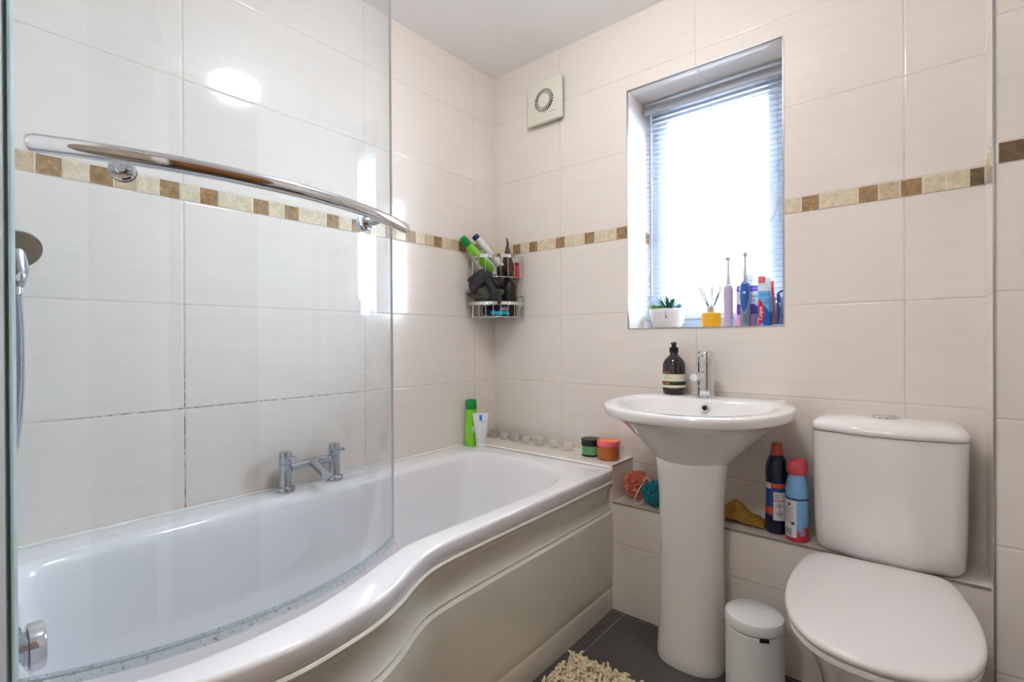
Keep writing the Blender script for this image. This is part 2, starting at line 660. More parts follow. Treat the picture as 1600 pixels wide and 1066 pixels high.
finish('window_frame', frame(MB(), WX0 + .001, WX1 - .001, WZ0 + .001, WZ1 - .001, .034, FY0 + .006, FY1), M['upvc'], win, world=True)
finish('sash', frame(MB(), WX0 + .036, WX1 - .036, WZ0 + .036, WZ1 - .036, .05, FY0 - .004, FY1 - .012, .006), M['upvc'], win, world=True)
finish('gasket', frame(MB(), WX0 + .085, WX1 - .085, WZ0 + .085, WZ1 - .085, .004, FY0 + .012, FY0 + .03, 0), M['rail_grey'], win, world=True)
finish('glazing', MB().box(WX0 + .084, WX1 - .084, FY0 + .026, FY0 + .03, WZ0 + .084, WZ1 - .084), M['pane'], win, world=True)
hb = MB().box(1.0, 1.03, FY0 - .014, FY0 - .003, WZ0 + .045, WZ0 + .075, .003).box(1.0, 1.12, FY0 - .024, FY0 - .014, WZ0 + .052, WZ0 + .068, .004)
finish('window_handle', hb, M['upvc'], win, world=True)

# venetian blind
bl = thing('venetian_blind', 'white slatted venetian blind hanging open in the window recess', 'blind', (1.011, .15, 1.98))
finish('headrail', MB().box(WX0 + .006, WX1 - .006, .135, .163, 1.966, 2.002, .002), M['rail_grey'], bl, world=True)
mb = MB()
zt = 1.945
ns = 42
tl = R(12)
for k in range(ns):
    z = zt - k * .0201
    prof = []
    for q in range(5):
        s = -1 + q * .5
        yy = .149 + s * .0125 * math.cos(tl)
        prof.append((yy, z + s * .0125 * math.sin(tl) + .0018 * (1 - s * s)))
    up = [(WX0 + .009, y, zz) for y, zz in prof] + [(WX0 + .009, y, zz - .0004) for y, zz in reversed(prof)]
    mb.loft([up, [(WX1 - .009, y, zz) for _, y, zz in up]])
finish('slats', mb, M['slat'], bl, world=True)
zb = zt - ns * .0201
finish('bottom_rail', MB().box(WX0 + .009, WX1 - .009, .137, .161, zb - .006, zb + .006, .003), M['slat'], bl, world=True)
mb = MB()
for x in (.853, 1.011, 1.169):
    for y in (.1355, .1625):
        mb.box(x - .0006, x + .0006, y - .0006, y + .0006, zb, 1.967)
finish('ladder_cord', mb, M['slat'], bl, world=True)
finish('tilt_wand', MB().tube([(.775, .126, 1.957), (.775, .123, 1.6), (.775, .121, 1.2)], .0035, 8), M['slat'], bl, world=True)
mb = MB().tube([(1.252, .128, 1.966), (1.252, .124, 1.75), (1.254, .12, 1.53)], .0011, 6)
cd = finish('pull_cord', mb, M['rail_grey'], bl, world=True)
mb = MB().lathe([(.001, 0), (.004, -.003), (.007, -.03), (.0055, -.034), (.001, -.035)], 12, (1.254, .12, 1.53))
finish('tassel', mb, M['slat'], cd, world=True)
mb = MB()
mb.tube([(1.254, .118, 1.50), (1.246, .116, 1.47), (1.23, .112, 1.44), (1.205, .11, 1.40)], .0012, 6)
mb.tube([(1.254, .118, 1.50), (1.259, .118, 1.46), (1.262, .118, 1.43)], .0012, 6)
finish('cord_end', mb, M['rail_grey'], cd, world=True)

# ------------------------------------------------------------------ extractor fan
fx0, fx1, fz0, fz1 = .238, .428, 2.003, 2.193
fan = thing('extractor_fan', 'square cream bathroom extractor fan high on the tiled back wall', 'fan', ((fx0 + fx1) / 2, -.001, (fz0 + fz1) / 2))
fc = Vector(((fx0 + fx1) / 2, 0, (fz0 + fz1) / 2))
finish('base', MB().box(fx0 + .006, fx1 - .006, -.012, -.0005, fz0 + .006, fz1 - .006, .003), M['black'], fan, world=True)
mb = MB().box(fx0, fx1, -.034, -.011, fz0, fz1, .006, 3)
cov = finish('cover', mb, M['fanplastic'], fan, world=True)
gx, gz = fc.x + .004, fc.z + .001
# round louvre: dark annulus with radial blades and a raised centre disc
ann = MB()
n = 48
rr = [(.029, -.0346), (.051, -.0346)]
v = []
for r0, y in rr:
    v += [(gx + r0 * math.cos(2 * PI * j / n), y, gz + r0 * math.sin(2 * PI * j / n)) for j in range(n)]
ann.add(v, [(j, (j + 1) % n, n + (j + 1) % n, n + j) for j in range(n)])
finish('intake_slot', ann, M['dark'], cov, world=True)
mb = MB()
for k in range(30):
    a = 2 * PI * k / 30
    for s in (1,):
        c, sn = math.cos(a), math.sin(a)
        t = .0014
        p = [(gx + r * c + q * -sn, y, gz + r * sn + q * c) for y in (-.0342, -.0385) for r, q in ((.0285, -t), (.052, -t), (.052, t), (.0285, t))]
        mb.add(p, [(4, 5, 6, 7), (0, 1, 5, 4), (1, 2, 6, 5), (2, 3, 7, 6), (3, 0, 4, 7)])
finish('grille', mb, M['fanplastic'], cov, world=True)
rot = Matrix.Translation((gx, -.034, gz)) @ Matrix.Rotation(PI / 2, 4, 'X')
finish('centre_disc', MB().lathe([(.0302, 0), (.0302, .003), (.028, .005), (.0, .0055)], 40, mat=rot), M['fanplastic'], cov, world=True)
lb = MB().box(gx + .024, gx + .066, -.0349, -.0335, fz0 + .030, fz0 + .046, .001)
fl = finish('maker_plate', lb, M['wplastic'], cov, world=True)
finish('maker_lettering', MB().text('vent-axia', .0105, lambda u, v: (gx + .045 + u, -.0352, fz0 + .035 + v)), M['black'], cov, world=True)
fl['label'] = 'small white maker plate with dark lettering'

# ------------------------------------------------------------------ ceiling lamp (above the frame, mirrored in the glossy tiles)
lamp = thing('ceiling_lamp', 'round flush ceiling lamp with lit white dome near the room centre', 'lamp', (.955, -.85, H))
finish('lamp_base', MB().lathe([(.096, -.0005), (.096, -.026), (.092, -.03), (.087, -.03)], 48), M['chrome_soft'], lamp)
LAMP = 64.0
finish('lamp_shade', MB().lathe([(.086, -.029), (.088, -.045), (.084, -.066), (.07, -.088), (.042, -.102), (.0, -.107)], 48, cap0=False), emat('lit lamp dome', '#fcfaf8', LAMP), lamp)
fill_lamp = thing('ceiling_lamp', 'added fill lamp on the unseen landing outside the bathroom door', 'lamp', (1.3, -2.6, H))  # unseen lamp, added to send fill light in through the doorway
finish('lamp_base', MB().lathe([(.15, -.002), (.15, -.018), (.145, -.022), (.14, -.022)], 48), M['chrome_soft'], fill_lamp)
finish('lamp_shade', MB().lathe([(.138, -.021), (.138, -.035), (.125, -.055), (.095, -.072), (.05, -.082), (.0, -.085)], 48, cap0=False), emat('added fill dome', '#fdf8f4', 45), fill_lamp)

# ------------------------------------------------------------------ bath
ZR = .53


def joinsegs(segs):
    out = []
    for pts, n in segs:
        out += catmull(pts, n + 1)[:-1]
    return [Vector((p.x, p.y)) for p in out]


B_ = (.747, -.1745)
D_ = (.873, -1.42)
E_ = (.70, -1.868)


def loopseg(pts, labels, counts, closed):
    D = catmull([(x, y, 0) for x, y in pts], 3000, closed)
    idx = [min(range(len(D)), key=lambda i: (D[i].x - a) ** 2 + (D[i].y - b) ** 2) for a, b in labels]
    out = []
    for k, n in enumerate(counts):
        a = idx[k]
        b = idx[(k + 1) % len(idx)] if closed else idx[k + 1]
        if closed and b <= a:
            b += len(D)
        out += [Vector((D[(a + (b - a) * q // n) % len(D)].x, D[(a + (b - a) * q // n) % len(D)].y)) for q in range(n)]
    return out


outer = joinsegs([([(.002, -.1745), B_], 24)])
outer += loopseg([B_, (.750, -.30), (.754, -.60), (.757, -.90), (.764, -1.06), (.790, -1.14), (.828, -1.215), (.858, -1.30), D_, (.868, -1.50), (.852, -1.58), (.822, -1.67), (.78, -1.77), E_], [B_, D_, E_], [90, 34], False)
outer += joinsegs([([E_, (.35, -1.869), (.002, -1.869)], 24), ([(.002, -1.869), (.002, -1.0), (.002, -.1745)], 60)])
A2, B2, D2, E2, F2 = (.130, -.305), (.628, -.342), (.803, -1.45), (.68, -1.738), (.145, -1.726)
inner = loopseg([A2, (.19, -.268), (.28, -.255), (.38, -.253), (.47, -.262), (.555, -.29), B2, (.678, -.42), (.700, -.54), (.704, -.75), (.703, -.92), (.704, -1.08), (.724, -1.155), (.762, -1.26), (.795, -1.37), D2, (.803, -1.53), (.789, -1.62), (.750, -1.695), E2,
                 (.55, -1.766), (.40, -1.774), (.25, -1.766), F2, (.105, -1.635), (.098, -1.4), (.098, -.8), (.102, -.40)], [A2, B2, D2, E2, F2], [24, 90, 34, 24, 60], True)
NB = len(outer)


def inset(loop, d):
    out = []
    n = len(loop)
    for i in range(n):
        t = loop[(i + 1) % n] - loop[(i - 1) % n]
        t.normalize()
        out.append(loop[i] + Vector((t.y, -t.x)) * d)
    return out


def inset_s(loop, d, it=3):
    L = inset(loop, d)
    return L


def shrink(loop, s, far=0.0):
    out = []
    for p in loop:
        c = Vector((.40, min(-.62, max(-1.42, p.y))))
        q = c + (p - c) * s
        # the far end slopes like a backrest
        if p.y > -.62:
            q.y -= far * (p.y + .62) / .36
        out.append(q)
    return out


def at(loop, z):
    return [(p.x, p.y, z) for p in loop]


# make sure inset goes inward
_c = sum((p for p in inner), Vector((0, 0))) / NB
SGN = 1 if (inset(inner, .01)[0] - _c).length < (inner[0] - _c).length else -1
rings = [at(inset(outer, SGN * .016), .488), at(inset(outer, SGN * .002), .488), at(outer, .491), at(outer, .520)]
for a in (20, 45, 70, 90):
    rings.append(at(inset(outer, SGN * .010 * (1 - math.cos(R(a)))), .520 + .010 * math.sin(R(a))))
rings.append(at(inner, ZR))
for d, z in ((.006, .5285), (.014, .524), (.022, .515), (.028, .503)):
    rings.append(at(inset(inner, SGN * d), z))
base = inset(inner, SGN * .028)
for s, fr, z in ((.985, .012, .46), (.965, .035, .38), (.94, .06, .29), (.91, .085, .21), (.86, .10, .155), (.78, .10, .128), (.5, .06, .12)):
    rings.append(at(shrink(base, s, fr), z))
bath = thing('bathtub', 'white shower bath with a bulging curved side along the left wall', 'bath', (.4, -1.0, 0))
finish('tub', MB().loft(rings, cap0=False, cap1=True), M['acrylic'], bath, 40, world=True)
# overflow cover on the near end wall of the tub
ov = Matrix.Translation((.375, -1.731, .452)) @ Matrix.Rotation(-PI / 2, 4, 'X') @ Matrix.Scale(1.16, 4)
of = finish('overflow_cover', MB().lathe([(.0, .033), (.030, .033), (.036, .031), (.0375, .028), (.0375, .012), (.034, .0105)], 40, mat=ov, cap0=False), M['chrome'], bath, world=True)
finish('overflow_ring', MB().lathe([(.036, .0), (.036, .005), (.030, .006), (.026, .006), (.026, .0115), (.0, .0115)], 40, mat=ov), M['chrome_soft'], of, world=True)
mb = MB().tube([(.01, -.1735, .532), (.37, -.1735, .533), (.735, -.1735, .532)], .0045, 8)
mb.tube([(.0055, -.18, .532), (.0055, -1.0, .532), (.0055, -1.86, .532)], .0045, 8)
finish('sealant_bead', mb, M['seal'], bath, world=True)

# bath front panel, follows the outer curve from the ledge to the near wall
run = [outer[i] for i in range(24, 24 + 90 + 34 + 1)]
prof = [(-.006, .4865), (.001, .486), (.004, .481), (.002, .475), (-.006, .469), (-.013, .455), (-.018, .435), (-.020, .415), (-.017, .398),
        (-.009, .386), (-.0045, .380), (-.007, .376), (-.0035, .372), (.0005, .366), (.0015, .35), (.001, .25), (.0, .12), (-.001, .092), (-.0028, .087), (-.0028, .084), (-.0008, .080), (-.0008, .07), (-.0012, .0005)]
nrm = []
for i in range(len(run)):
    t = (run[min(i + 1, len(run) - 1)] - run[max(i - 1, 0)]).normalized()
    nrm.append(Vector((-t.y, t.x)))
if nrm[5].x < 0:
    nrm = [-q for q in nrm]
rings = []
for d, z in prof:
    rings.append([(run[i].x + nrm[i].x * d, run[i].y + nrm[i].y * d, z) for i in range(len(run))])
back = []
for z in (.0005, .4865):
    back.append([(run[i].x - nrm[i].x * .03, run[i].y - nrm[i].y * .03, z) for i in range(len(run))])
mb = MB().loft(rings + back + [rings[0]], False, False, closed=False)
n_ = len(run)
rows = len(prof) + 2
mb.add([], [])
mb.f.append(tuple(k * n_ for k in range(rows)))
mb.mi.append(0)
mb.f.append(tuple(k * n_ + n_ - 1 for k in reversed(range(rows))))
mb.mi.append(0)
bp = finish('front_panel', mb, M['panel'], bath, 28, world=True)
bp['label'] = 'cream moulded front panel'

# bath shower filler on the rim by the left wall
bt = thing('bath_mixer_tap', 'chrome twin pillar bath filler tap on the rim against the left wall', 'tap', (.055, -.9975, ZR))
for yy in (-1.084, -.911):
    dy = yy + .9975
    mb = MB().lathe([(.029, .0005), (.029, .012), (.027, .015), (.019, .016), (.0185, .017), (.0185, .088)], 32, (0, dy, 0))
    pl = finish('pillar', mb, M['chrome_soft'], bt)
    mb = MB().lathe([(.0178, .089), (.019, .091), (.019, .124), (.0175, .128), (0, .1285)], 32, (0, dy, 0))
    hd = finish('tap_head', mb, M['chrome_soft'], bt)
    mb = MB().tube([(.014, dy + .004, .108), (.036, dy + .016, .110)], .0055, 12)
    finish('lever', mb, M['chrome_soft'], hd)
finish('crossbar', MB().tube([(0, -.07, .074), (.0, -.03, .077), (.0, .03, .077), (0, .07, .078)], .0135, 20), M['chrome_soft'], bt)
finish('spout', MB().tube([(.004, 0, .078), (.045, -.002, .071), (.09, -.004, .058), (.108, -.005, .050)], [.0125, .0135, .0145, .0148], 20), M['chrome_soft'], bt)
finish('shower_outlet', MB().tube([(.012, .03, .088), (.03, .05, .086)], .009, 16), M['chrome_soft'], bt)

# ------------------------------------------------------------------ shower screen
GC = Vector((.154, -1.44))
GR = .603


def gp(th, r, z):
    return (GC.x + r * math.cos(R(th)), GC.y + r * math.sin(R(th)), z)


scr = thing('shower_screen', 'curved clear glass shower screen standing on the bath rim', 'shower screen', (.72, -1.44, ZR))
TH0, TH1 = -32.0, 33.7
ng = 60
mb = MB()
z0, z1 = .537, 1.98
vs = []
for r in (GR - .003, GR + .003):
    for z in (z0, z1):
        vs += [gp(TH0 + (TH1 - TH0) * k / ng, r, z) for k in range(ng + 1)]
w = ng + 1
for k in range(ng):
    mb.f.append((k, k + 1, w + k + 1, w + k)); mb.mi.append(0)
    mb.f.append((2 * w + k, 3 * w + k, 3 * w + k + 1, 2 * w + k + 1)); mb.mi.append(0)
    mb.f.append((w + k, w + k + 1, 3 * w + k + 1, 3 * w + k)); mb.mi.append(2)
    mb.f.append((k, 2 * w + k, 2 * w + k + 1, k + 1)); mb.mi.append(1)
mb.f.append((0, w, 3 * w, 2 * w)); mb.mi.append(1)
mb.f.append((ng, 2 * w + ng, 3 * w + ng, w + ng)); mb.mi.append(2)
mb.v = vs
gl = finish('glass_panel', mb, [M['glass'], M['glassedge'], M['glassedge_light']], scr, 30, world=True)
# clear wiper strip below the glass, with a grimy line
mb = MB()
rings = []
for k in range(ng + 1):
    th = TH0 + (TH1 - TH0) * k / ng
    rings.append([gp(th, GR - .004, .542), gp(th, GR + .004, .542), gp(th, GR + .0045, .532), gp(th, GR + .007, .525), gp(th, GR + .0055, .5245), gp(th, GR - .004, .531)])
mb.loft(rings)
m = bpy.data.materials.new('clear wiper strip')
t = NT(m)
p = t.pos()
f = t.noise(t.xyz(p[0], p[1], p[2]), 120, 5, .8)
tr = t.node('ShaderNodeBsdfTransparent')
tr.inputs[0].default_value = lin('#eef3f4')
pb = t.pbsdf(Roughness=.2)
t.link(t.mix(t.ramp(f, .56, .66), lin('#dfe3e4'), lin('#6d675d')), pb.inputs['Base Color'])
mx = t.node('ShaderNodeMixShader')
t.link(t.math('MULTIPLY_ADD', t.ramp(f, .57, .64), .55, .1), mx.inputs[0])
t.link(tr.outputs[0], mx.inputs[1])
t.link(pb.outputs[0], mx.inputs[2])
t.out(mx.outputs[0])
finish('wiper_seal', mb, m, scr, world=True)
# hinge side aluminium upright and its wall post
mb = MB()
p0 = Vector(gp(TH0 - .1, GR, 0))
d = Vector((math.sin(R(-TH0)) * -1, -math.cos(R(TH0)), 0)).normalized()
s = Vector((d.y, -d.x, 0))


def post(mb, a, b, hw, z0, z1):
    q = [p0 + d * a + s * hw, p0 + d * b + s * hw, p0 + d * b - s * hw, p0 + d * a - s * hw]
    mb.loft([[(c.x, c.y, z0) for c in q], [(c.x, c.y, z1) for c in q]])
    return mb


finish('edge_strip', post(MB(), -.0062, -.0028, .0042, .537, 1.98), pmat('pale clear strip', '#d9eceb', .2), scr, 20, world=True)
finish('gasket', post(MB(), -.0028, .0, .005, .536, 1.983), pmat('dark teal gasket', '#3d5f5c', .4), scr, 20, world=True)
finish('hinge_upright', post(post(MB(), .0, .016, .010, .534, 1.985), .016, .022, .006, .534, 1.985), M['alu'], scr, 20, world=True)
mb = post(MB(), .0225, .05, .014, .532, 1.99)
mb.box(p0.x + d.x * .05 - .02, p0.x + d.x * .05 + .02, -1.874, p0.y + d.y * .045, .532, 1.99, .002)
finish('wall_post', mb, M['alu'], scr, 20, world=True)
# chrome rail
n = 40
pts = [gp(-27.4 + 57.2 * k / n, GR + .05, 1.2865 - .006 * k / n) for k in range(n + 1)]
rad = [.0125] * (n + 1)
mb = MB().tube(pts, rad, 20)
for e0, e1 in ((pts[0], pts[1]), (pts[-1], pts[-2])):
    v = (Vector(e0) - Vector(e1)).normalized()
    mb.tube([Vector(e0), Vector(e0) + v * .005, Vector(e0) + v * .008], [.0125, .011, .006], 20)
rl = finish('rail', mb, M['chrome'], scr, world=True)
for th in (-19.6, 21.6):
    q = Vector((math.cos(R(th)), math.sin(R(th)), 0))
    zc = 1.2835 if th < 0 else 1.281
    a = Vector(gp(th, GR + .0032, zc - .006))
    b = Vector(gp(th, GR + .05, zc))
    mb = MB().tube([a, a + q * .004, a + q * .007, a + q * .0075], [.017, .017, .014, .010], 24)
    mb.tube([a + q * .004, a + q * .02, b - q * .006], [.0085, .0075, .008], 16)
    a2 = Vector(gp(th, GR - .0032, zc - .006))
    mb.tube([a2, a2 - q * .006, a2 - q * .009], [.017, .016, .010], 24)
    finish('rail_mount', mb, M['chrome'], rl, world=True)

# ------------------------------------------------------------------ shower handset on the left wall
sh = thing('shower_handset', 'chrome shower handset on its hose beside the screen hinge', 'shower', (.0, -1.715, 1.2))
hc = Vector((.115, -1.706, 1.222))
nrm_ = Vector((.80, .22, -.56)).normalized()
rot = Matrix.Translation(hc) @ nrm_.to_track_quat('Z', 'Y').to_matrix().to_4x4() @ Matrix.Scale(1.12, 4)
finish('spray_face', MB().lathe([(.0395, -.004), (.0395, .001), (.036, .003), (0, .0035)], 40, mat=rot), pmat('dark olive spray face', '#57482f', .3), sh, world=True)
hb = MB().lathe([(.041, .0), (.042, -.004), (.038, -.014), (.026, -.026), (.014, -.036), (0, -.04)], 40, mat=rot, cap0=False)
hb.tube([hc - nrm_ * .024 + Vector((0, 0, -.006)), hc + Vector((-.012, .001, -.048)), hc + Vector((-.02, -.0, -.078))], [.027, .022, .016], 20)
finish('head_body', hb, M['chrome_soft'], sh, world=True)
kn = MB().lathe([(.0, .012), (.007, .01), (.010, 0), (.007, -.01), (0, -.012)], 20, tuple(hc + Vector((.002, .008, -.057))))
finish('swivel_knob', kn, M['chrome'], sh, world=True)
finish('collar', MB().lathe([(.013, .012), (.0145, .009), (.0145, -.009), (.011, -.012)], 24, tuple(hc + Vector((-.018, .0, -.085)))), M['chrome'], sh, world=True)
hp = [hc + Vector((-.018, .0, -.092)), hc + Vector((-.020, .004, -.16)), hc + Vector((-.022, .005, -.27)), hc + Vector((-.024, .0, -.38)), hc + Vector((-.04, -.012, -.48)), hc + Vector((-.07, -.03, -.53))]
hp = catmull(hp, 300)
finish('hose', MB().tube(hp, [.0104 + .002 * math.sin(k * 2 * PI / 4) for k in range(300)], 12), M['chrome_soft'], sh, 80, world=True)
finish('wall_bracket', MB().box(.0005, .03, -1.735, -1.705, 1.12, 1.16, .004).tube([(.02, -1.72, 1.145), (.07, -1.716, 1.15), (.092, -1.708, 1.155)], .009, 12), M['chrome_soft'], sh, world=True)
finish('wall_outlet', MB().tube([(.0005, -1.765, .66), (.012, -1.765, .66), (.022, -1.762, .665), (.05, -1.737, .69)], [.022, .02, .01, .009], 16), M['chrome_soft'], sh, world=True)

# ------------------------------------------------------------------ pedestal basin
BX = 1.078
bas = thing('pedestal_basin', 'white porcelain wash basin on a full pedestal below the window', 'basin', (BX, -.25, 0))
half = [(0, -.004), (.10, -.004), (.200, -.005), (.222, -.014), (.230, -.040), (.238, -.075), (.256, -.115), (.276, -.16), (.286, -.215), (.284, -.275), (.265, -.345), (.225, -.415), (.165, -.466), (.09, -.496), (0, -.505)]
full = half + [(-x, y) for x, y in reversed(half[1:-1])]
bo = [Vector((p.x, p.y)) for p in catmull([(x, y, 0) for x, y in full], 128, True)]
ihalf = [(0, -.150), (.07, -.147), (.14, -.143), (.195, -.150), (.228, -.185), (.238, -.235), (.228, -.30), (.195, -.365), (.14, -.42), (.075, -.452), (0, -.463)]
ifull = ihalf + [(-x, y) for x, y in reversed(ihalf[1:-1])]
bi = [Vector((p.x, p.y)) for p in catmull([(x, y, 0) for x, y in ifull], 128, True)]


def bz(p):
    return .819 + .036 * p.y


def bring(loop, dz, s=1.0, c=Vector((0, -.285)), zc=None, back=None):
    out = []
    for p in loop:
        q = c + (p - c) * s
        if back is not None:
            q.y = min(q.y, back)
        z = (bz(q) + dz) if zc is None else zc
        out.append((BX + q.x, q.y, z))
    return out


ci = Vector((0, -.285))
# exterior from pedestal up, over the rim, into the bowl
cpd = Vector((0, -.262))
rings = []


def blend(z, s, back=-.004):
    out = []
    for p in bo:
        q = cpd + (p - cpd) * s
        q.y = min(q.y, back)
        out.append((BX + q.x, q.y, z))
    return out


for z, s in ((.615, .30), (.625, .355), (.645, .42), (.67, .50), (.70, .61), (.73, .715), (.753, .81)):
    rings.append(blend(z, s))
rings.append(bring(bo, -.036, .90, cpd, back=-.004))
rings.append(bring(bo, -.0315, .955, cpd, back=-.004))
rings.append(bring(bo, -.029, .982, cpd, back=-.004))
rings.append(bring(bo, -.024, .995, cpd, back=-.004))
rings.append(bring(bo, -.009, 1.0, cpd, back=-.004))
rings.append(bring(bo, -.002, .995, cpd, back=-.004))
rings.append(bring(bo, .0, .984, cpd, back=-.006))
rings.append([(BX + p.x, p.y, bz(p) - .002 * 0 + (.0)) for p in [b.lerp(i_, .55) for b, i_ in zip(bo, bi)]])
rings.append(bring(bi, .0, 1.02, ci))
rings.append(bring(bi, -.003, .985, ci))
rings.append(bring(bi, -.012, .955, ci))
for dz, s in ((-.035, .90), (-.065, .82), (-.095, .70), (-.115, .52), (-.125, .3), (-.13, .1)):
    rings.append(bring(bi, dz, s, ci))
finish('bowl', MB().loft(rings), M['white_porcelain'], bas, 50, world=True)
# pedestal: D shaped column
rings = []
for z, rx, ry in ((.0005, .106, .090), (.012, .108, .092), (.03, .107, .091), (.15, .099, .086), (.35, .096, .083), (.52, .099, .085), (.60, .106, .089), (.640, .110, .091), (.655, .105, .088)):
    ring = []
    for j in range(64):
        a = 2 * PI * j / 64
        x, y = math.cos(a), math.sin(a)
        y2 = y if y < 0 else y * .97
        k = 2.4
        sc_ = (abs(x) ** k + abs(y) ** k) ** (-1 / k)
        ring.append((BX + .0 + rx * x * sc_ * .985, -.266 + ry * y2 * sc_ * .985, z))
    rings.append(ring)
finish('pedestal', MB().loft(rings), M['white_porcelain'], bas, 50, world=True)
# overflow hole on the back of the bowl
oc = Vector((BX + .045, -.168, .788))
rot = Matrix.Translation((BX + .012, -.1695, .787)) @ Vector((0, -.93, .36)).to_track_quat('Z', 'Y').to_matrix().to_4x4()
oh = finish('overflow_ring', MB().lathe([(.0125, -.004), (.0125, .002), (.0105, .0028), (.0085, .002), (.0085, .0)], 28, mat=rot, cap0=False, cap1=False), M['chrome'], bas, world=True)
finish('overflow_hole', MB().lathe([(.0088, .0006), (0, .0006)], 28, mat=rot, cap0=False), M['dark'], oh, world=True)
wt = Matrix.Translation((BX, -.285, bz(Vector((0, -.285))) - .1295))
finish('waste', MB().lathe([(.03, .0), (.03, .003), (.02, .004), (.018, .001), (0, .001)], 32, mat=wt), M['chrome'], bas, world=True)

# basin tap
tx, ty = 1.066, -.088
tz = .816
tp = thing('basin_mixer_tap', 'chrome single lever mixer tap on the back of the basin', 'tap', (tx, ty, tz))
finish('tap_body', MB().lathe([(.030, .0), (.030, .004), (.0256, .007), (.0256, .125)], 40), M['chrome'], tp)
hd = finish('tap_head', MB().lathe([(.0245, .126), (.0256, .1275), (.0256, .155), (.0235, .159), (.0, .160)], 40), M['chrome'], tp)
da = R(face_angle(tx, ty) - 27)
dv = Vector((math.cos(da), math.sin(da), 0))
finish('spout', MB().tube([dv * .012 + Vector((0, 0, .079)), dv * .05 + Vector((0, 0, .076)), dv * .082 + Vector((0, 0, .073))], [.0135, .013, .0135], 24), M['chrome'], tp)
mb = MB().tube([dv * .082 + Vector((0, 0, .0725)), dv * .0845 + Vector((0, 0, .0722))], [.0125, .0125], 24)
finish('aerator', mb, pmat('frosted aerator', '#e8edf2', .3), tp)
finish('lever', MB().tube([dv * .016 + Vector((0, 0, .142)), dv * .05 + Vector((0, 0, .146))], [.006, .0048], 14), M['chrome'], hd)

# soap pump bottle
sx_, sy_ = .945, -.068
sb = thing('soap_bottle', 'dark brown pump soap bottle with cream label, left of the tap', 'bottle', (sx_, sy_, .8168), R(face_angle(sx_, sy_)))
M['amber'] = pmat('dark amber plastic', '#1d1718', .12, coat=.4)
finish('bottle_body', MB().lathe([(.034, 0), (.037, .002), (.0395, .010), (.041, .022), (.0405, .105), (.0385, .115), (.033, .125), (.024, .135), (.0165, .142), (.014, .148), (.0138, .156)], 48), M['amber'], sb)
pc = finish('pump', MB().lathe([(.0155, .152), (.0162, .153), (.0162, .170), (.010, .1715), (.0082, .173), (.0085, .184), (.0098, .188), (.0098, .1895), (0, .190)], 32), M['black'], sb)
finish('nozzle', MB().tube([(0, 0, .186), (.014, -.004, .187), (.026, -.008, .184)], [.005, .0045, .0035], 12), M['black'], pc)
M['cream_label'] = pmat('cream label', '#d9d5bb', .5)
M['orange_ink'] = pmat('orange ink', '#d9763a', .5)
lb = MB()
patch(lb, .0414, -105, 100, .048, .074, 30)
patch(lb, .0412, -105, 100, .025, .0345, 30)
lbl = finish('label', lb, M['cream_label'], sb)
finish('label_band', patch(MB(), .0413, -105, 100, .0348, .0477, 30), pmat('dark green band', '#1f2b29', .5), lbl)
mb = MB().text('Aesop.', .0105, wrap(.0411, -38, .0785))
for k in range(3):
    a = R(-58 + 15 * k)
    q = Matrix.Rotation(a, 4, 'Z') @ Matrix.Translation((.0416, 0, .0412)) @ Matrix.Rotation(PI / 2, 4, 'Y')
    finish('label_dot', MB().lathe([(.0038, 0), (.0038, .0002), (0, .0002)], 16, mat=q), M['orange_ink'], lbl)
finish('lettering', mb, M['orange_ink'], lbl)
mb = MB()
for k, (a, wd) in enumerate(((-36, 40), (-40, 30), (-34, 46), (-45, 18))):
    patch(mb, .0416, a - wd / 2, a + wd / 2, .069 - k * .0048, .0698 - k * .0048, 8)
finish('small_print', mb, pmat('grey ink', '#5c5a50', .6), lbl)

# ------------------------------------------------------------------ toilet
TXC = 1.566
wc = thing('toilet', 'white close coupled toilet with closed lid in the right corner', 'toilet', (TXC, -.3, 0))


def cring(z, w, yb, yf, r, bow):
    pts = []
    # back edge straight, front bowed
    ctrl = [(-w, yb), (w, yb), (w, yf + r), (w - r * .29, yf + r * .29), (w - r, yf + .004), (w * .35, yf - bow), (0, yf - bow * 1.15), (-w * .35, yf - bow), (-w + r, yf + .004), (-w + r * .29, yf + r * .29), (-w, yf + r)]
    seq = catmull([(x, y, 0) for x, y in [(w, yb + .0001)] + ctrl[2:] + [(-w, yb)]], 60)
    seq += [Vector((-w + 2 * w * k / 8, yb, 0)) for k in range(1, 8)]
    return [(TXC + p.x, p.y, z) for p in seq]


rings = [cring(.4085, .150, -.028, -.175, .05, .010), cring(.412, .158, -.024, -.182, .055, .010), cring(.425, .166, -.02, -.190, .06, .010),
         cring(.50, .169, -.02, -.193, .06, .011), cring(.70, .172, -.02, -.196, .06, .011), cring(.752, .172, -.02, -.196, .06, .011)]
finish('cistern', MB().loft(rings), M['white_porcelain'], wc, 50, world=True)
rings = [cring(.754, .166, -.02, -.190, .06, .011), cring(.7545, .1725, -.017, -.198, .06, .012), cring(.760, .1745, -.015, -.201, .06, .012), cring(.767, .1742, -.015, -.2005, .06, .012), cring(.775, .170, -.018, -.196, .06, .011),
         cring(.783, .160, -.025, -.185, .058, .011), cring(.789, .140, -.038, -.166, .05, .009), cring(.7925, .10, -.06, -.14, .032, .006), cring(.7935, .05, -.085, -.12, .014, .003)]
cl = finish('cistern_lid', MB().loft(rings), M['white_porcelain'], wc, 50, world=True)
bt_ = MB().lathe([(.032, .0), (.032, .005), (.029, .0085), (.0225, .009), (.0215, .005)], 32, (1.566, -.103, .7915), sx=1, sy=1)
bt_.lathe([(.0195, .004), (.0195, .008), (.012, .0095), (0, .010)], 32, (1.566, -.103, .7915))
